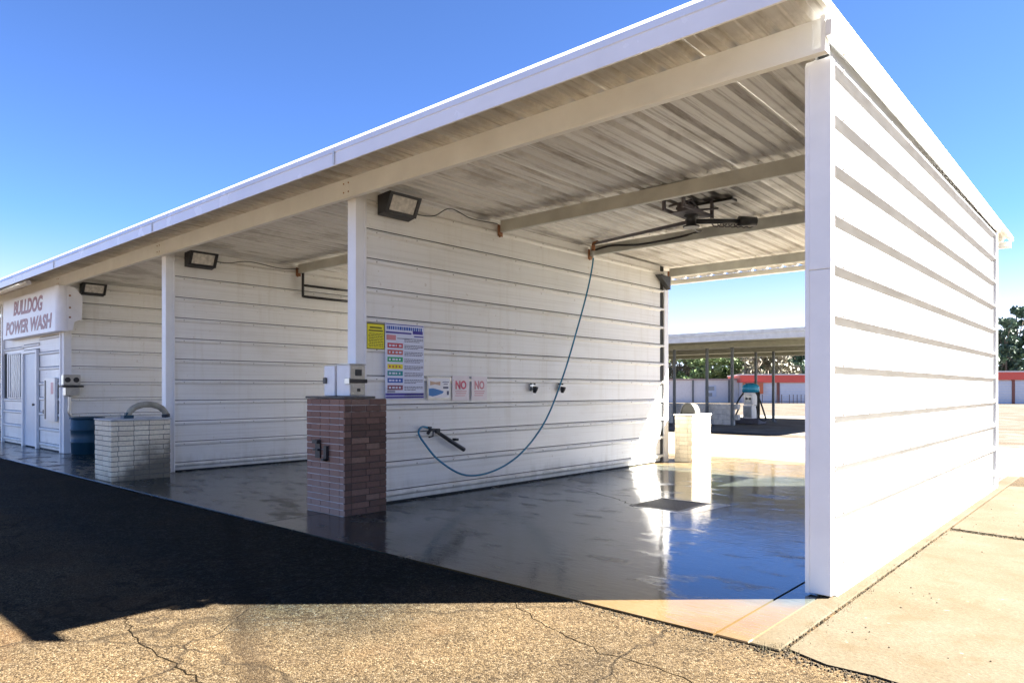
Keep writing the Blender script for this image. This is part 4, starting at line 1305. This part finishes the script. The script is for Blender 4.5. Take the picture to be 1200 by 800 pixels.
part('pane', MB().box((14.35, -0.08, 1.25), (15.1, -0.052, 1.65), q).box((14.35, -0.08, 0.65), (14.9, -0.052, 1.0), q), 'glass', wn_)
part('downpipe', MB().box((12.9, -0.12, 0), (13.05, -0.01, 2.3), q).box((16.5, -0.12, 0), (16.65, -0.01, 2.3), q), 'canopy_post', wb_)
fe = thing('picket_fence', 'low dark picket fence along the foot of the storage building', 'fence', (-22, 65, 0))
q = Matrix.Translation(Vector((-27.6, 61.8, 0))) @ Matrix.Rotation(R(32.8), 4, 'Z')
pm = MB().box((-0.035, -0.02, -0.03), (0.035, 0.02, 0.85), Matrix.Rotation(R(32.8), 4, 'Z')).mesh('picket', M['vac_dark'])
for k in range(48):
    if rnd.random() < 0.8:
        link('picket', pm, fe, q @ Vector((k * 0.36, 0, 0)))
part('rail', MB().box((0, -0.015, 0.14), (17.3, 0.015, 0.2), q), 'vac_dark', fe)

# ------------------------------------------------------------------ trees
def crown_mesh(name, mat, rr, lobes, n, leaf, squash=1.0):
    b = MB()
    for _ in range(n):
        c, r = rr.choice(lobes)
        u = Vector((rr.gauss(0, 1), rr.gauss(0, 1), rr.gauss(0, 1))).normalized() * r * rr.random() ** 0.45
        u.z *= squash
        p = Vector(c) + u
        a = Vector((rr.gauss(0, 1), rr.gauss(0, 1), rr.gauss(0, 0.7))).normalized()
        s = leaf * rr.uniform(0.6, 1.4)
        e1 = a.orthogonal().normalized()
        e2 = a.cross(e1)
        th = rr.random() * 6.28
        d1 = (e1 * math.cos(th) + e2 * math.sin(th)) * s
        d2 = (e2 * math.cos(th) - e1 * math.sin(th)) * s * 0.6
        b.add([p - d1, p + d2, p + d1, p - d2], [(0, 1, 2, 3)])
    return b.mesh(name, M[mat])

def trunk_mesh(h, r, rr, limbs):
    b = MB().tube([(0, 0, -0.03), (rr.uniform(-.1, .1), 0, h * 0.35), (rr.uniform(-.2, .2), rr.uniform(-.2, .2), h * 0.7), (rr.uniform(-.2, .2), 0, h)], [r, r * 0.8, r * 0.5, r * 0.15], 8)
    for c, lr in limbs:
        z0 = h * rr.uniform(0.35, 0.6)
        mid = Vector((c[0] * 0.4, c[1] * 0.4, (z0 + c[2]) / 2))
        b.tube([(0, 0, z0), mid, c], [r * 0.4, r * 0.25, r * 0.08], 6)
    return b.mesh('trunk', M['bark'])

protos = {}
def proto(kind, seed):
    rr = random.Random(seed)
    if kind == 'broad':
        lobes = [((rr.gauss(0, 1.25), rr.gauss(0, 1.25), rr.uniform(2.0, 7.4)), rr.uniform(0.5, 1.3)) for _ in range(26)]
        return crown_mesh('crown', 'leaf_bright', rr, lobes, 4200, 0.22, 0.85), trunk_mesh(6.0, 0.24, rr, lobes[:8])
    if kind == 'thin':
        lobes = [((rr.uniform(-1.9, 1.9), rr.uniform(-1.9, 1.9), rr.uniform(2.2, 6.3)), rr.uniform(0.7, 1.2)) for _ in range(12)]
        return crown_mesh('crown', 'leaf_bare', rr, lobes, 1300, 0.2, 0.9), trunk_mesh(6.3, 0.2, rr, lobes)
    lobes = []
    for k in range(26):
        z = rr.uniform(2.2, 10.2)
        w = 2.3 * (1 - (z - 2.2) / 9.2) + 0.3
        a = rr.random() * 6.28
        lobes.append(((w * math.cos(a) * rr.uniform(0.4, 1), w * math.sin(a) * rr.uniform(0.4, 1), z), rr.uniform(0.5, 0.95)))
    return crown_mesh('crown', 'leaf_pine', rr, lobes, 3600, 0.24, 0.6), trunk_mesh(10.3, 0.22, rr, lobes[:12])
for k in ('broad', 'thin', 'pine'):
    protos[k] = [proto(k, 11), proto(k, 23)]
def tree(kind, x, y, s, label, group, sz=None):
    t = thing('pine_tree' if kind == 'pine' else 'tree', label, 'tree', (x, y, -0.03), group)
    t.rotation_euler = (0, 0, rnd.uniform(0, 6.28))
    t.scale = (s, s, sz or s)
    cr, tr = protos[kind][rnd.randrange(2)]
    o = bpy.data.objects.new('trunk', tr); COL.objects.link(o); o.parent = t
    o = bpy.data.objects.new('crown', cr); COL.objects.link(o); o.parent = t
cF = Vector((-math.sin(0.72942), math.cos(0.72942), 0))
cR = Vector((math.cos(0.72942), math.sin(0.72942), 0))
rows = [('thin', 805, 92, 1.25, 'thin brownish tree above the plain white building'), ('broad', 822, 88, 1.0, 'bright leafy tree behind the left canopy posts'),
        ('broad', 846, 94, 1.08, 'bright leafy tree just left of the vacuum, beyond the canopy'), ('broad', 866, 90, 1.0, 'bright leafy tree rising above the blue vacuum dome'),
        ('thin', 884, 86, 1.2, 'thin brown tree directly behind the vacuum post'), ('pine', 899, 98, 0.85, 'shorter dark pine between the two rear canopy posts'),
        ('thin', 912, 88, 1.3, 'sparse pale tree right of the rearmost canopy post'), ('pine', 924, 92, 0.82, 'dark pine left of the white front post, above the red fascia'),
        ('pine', 938, 100, 0.9, 'dark pine right beside the white front post'), ('broad', 962, 94, 1.1, ''), ('pine', 990, 97, 1.0, ''), ('pine', 1030, 96, 1.05, ''), ('broad', 1070, 92, 1.1, ''),
        ('pine', 1110, 98, 1.1, ''), ('pine', 1150, 95, 1.0, ''), ('pine', 1178, 96, 1.05, 'lower dark pine against the right wall edge'), ('pine', 1193, 101, 1.25, 'tallest dark pine right of the white wall'),
        ('pine', 1212, 97, 1.2, 'dark pine cut by the right picture edge'), ('broad', 1235, 95, 1.1, ''), ('thin', 780, 96, 1.2, ''), ('pine', 812, 108, 0.85, 'dark pine farthest left behind the bright leafy trees'), ('pine', 856, 110, 0.95, 'dark pine peeping between the two bright leafy trees'), ('broad', 892, 112, 1.2, 'leafy tree farthest back behind the rear canopy posts'), ('pine', 931, 112, 1.0, 'tall pine farthest back beside the white front post'), ('broad', 755, 93, 1.1, ''), ('pine', 730, 98, 0.9, '')]
cpos = Vector((1.4904, -4.7681, 0))
LB = {'broad': 'bright green leafy tree beyond the storage buildings', 'thin': 'thin brownish tree beyond the storage buildings', 'pine': 'dark green pine beyond the storage buildings'}
for kind, px, dep, s, lab in rows:
    p = cpos + cF * dep + cR * ((px - 600) / 824.6 * dep)
    lab = lab or LB[kind]
    grp = {'broad': 'leafy trees behind the storage buildings', 'thin': 'thin trees behind the storage buildings', 'pine': 'pines behind the storage buildings'}[kind]
    tree(kind, p.x, p.y, s, lab, grp)

# ------------------------------------------------------------------ weeds, grit, crumbs
rr = random.Random(9)
b = MB()
def tuft(x, y, n, hmax):
    for _ in range(n):
        px, py = x + rr.gauss(0, 0.02), y + rr.gauss(0, 0.02)
        a = rr.random() * 6.28
        h = rr.uniform(0.3, 1) * hmax
        dx, dy = math.cos(a), math.sin(a)
        w = rr.uniform(0.0015, 0.004)
        lean = rr.uniform(0.2, 1.0) * h
        b.add([(px - dy * w, py + dx * w, -0.02), (px + dy * w, py - dx * w, -0.02), (px + dx * lean, py + dy * lean, h)], [(0, 1, 2)])
for k in range(90):
    y = -1.05 + (rr.random() ** 1.6) * 4.2
    tuft(0.105 + rr.gauss(0, 0.012), y, rr.randint(3, 8), 0.016)
for k in range(10):
    tuft(0.06 + rr.gauss(0, 0.05), -1.12 + rr.gauss(0, 0.03), 8, 0.02)
for k in range(70):
    x = 0.15 + rr.random() * 3.0
    tuft(x, 3.1 - x * 0.01 + rr.gauss(0, 0.03), rr.randint(4, 9), 0.025)
for k in range(40):
    tuft(-0.9 + rr.gauss(0, 1.2), 8.66 + rr.gauss(0, 0.03), 6, 0.05)
setting('weeds', b, 'weed', 'stuff')
b = MB()
def crumb(x, y, s, z):
    vs = [Vector((rr.uniform(-1, 1), rr.uniform(-1, 1), rr.uniform(0.2, 1))).normalized() * s * rr.uniform(0.6, 1) for _ in range(4)]
    base = [Vector((s * math.cos(a) * rr.uniform(.6, 1.1), s * math.sin(a) * rr.uniform(.6, 1.1), -s * 0.3)) for a in (0.3, 1.9, 3.4, 5.0)]
    top = [q * 0.6 + Vector((0, 0, s * rr.uniform(0.5, 0.9))) for q in base]
    o = Vector((x, y, z))
    b.add([o + q for q in base + top], [(4, 5, 6, 7), (0, 1, 5, 4), (1, 2, 6, 5), (2, 3, 7, 6), (3, 0, 4, 7)])
for k in range(900):      # broken edge of the tar against the slab
    x = 0.1 - (rr.random() ** 1.4) * 9
    crumb(x, FY0 - 0.01 - abs(rr.gauss(0, 0.045)), rr.uniform(0.004, 0.011), -0.013)
for k in range(500):
    x = 0.1 + rr.random() * 5
    crumb(x, -1.14 - 0.09 * x * 0.5 - abs(rr.gauss(0, 0.07)), rr.uniform(0.003, 0.012), -0.013)
for k in range(900):      # gravel packed in the joint across the side pavement
    x = 0.12 + rr.random() ** 1.3 * 3.2
    crumb(x, 3.13 - 0.015 * x + rr.gauss(0, 0.035), rr.uniform(0.004, 0.014), -0.012)
for k in range(500):
    x = 0.12 + rr.random() * 2.5
    crumb(x, -1.12 - 0.09 * x + rr.gauss(0, 0.03), rr.uniform(0.004, 0.013), -0.012)
for k in range(350):
    crumb(0.1 + rr.gauss(0, 0.02), -1.1 + rr.random() ** 1.5 * 4.5, rr.uniform(0.003, 0.010), -0.01)
for k in range(900):
    crumb(rr.uniform(-4.2, 2.5), rr.uniform(-3.9, -1.2), rr.uniform(0.003, 0.006), -0.013)
for k in range(160):
    crumb(rr.uniform(0.15, 3.5), rr.uniform(-1.0, 6.5), rr.uniform(0.003, 0.009), -0.003)
setting('gravel', b, 'stone', 'stuff')
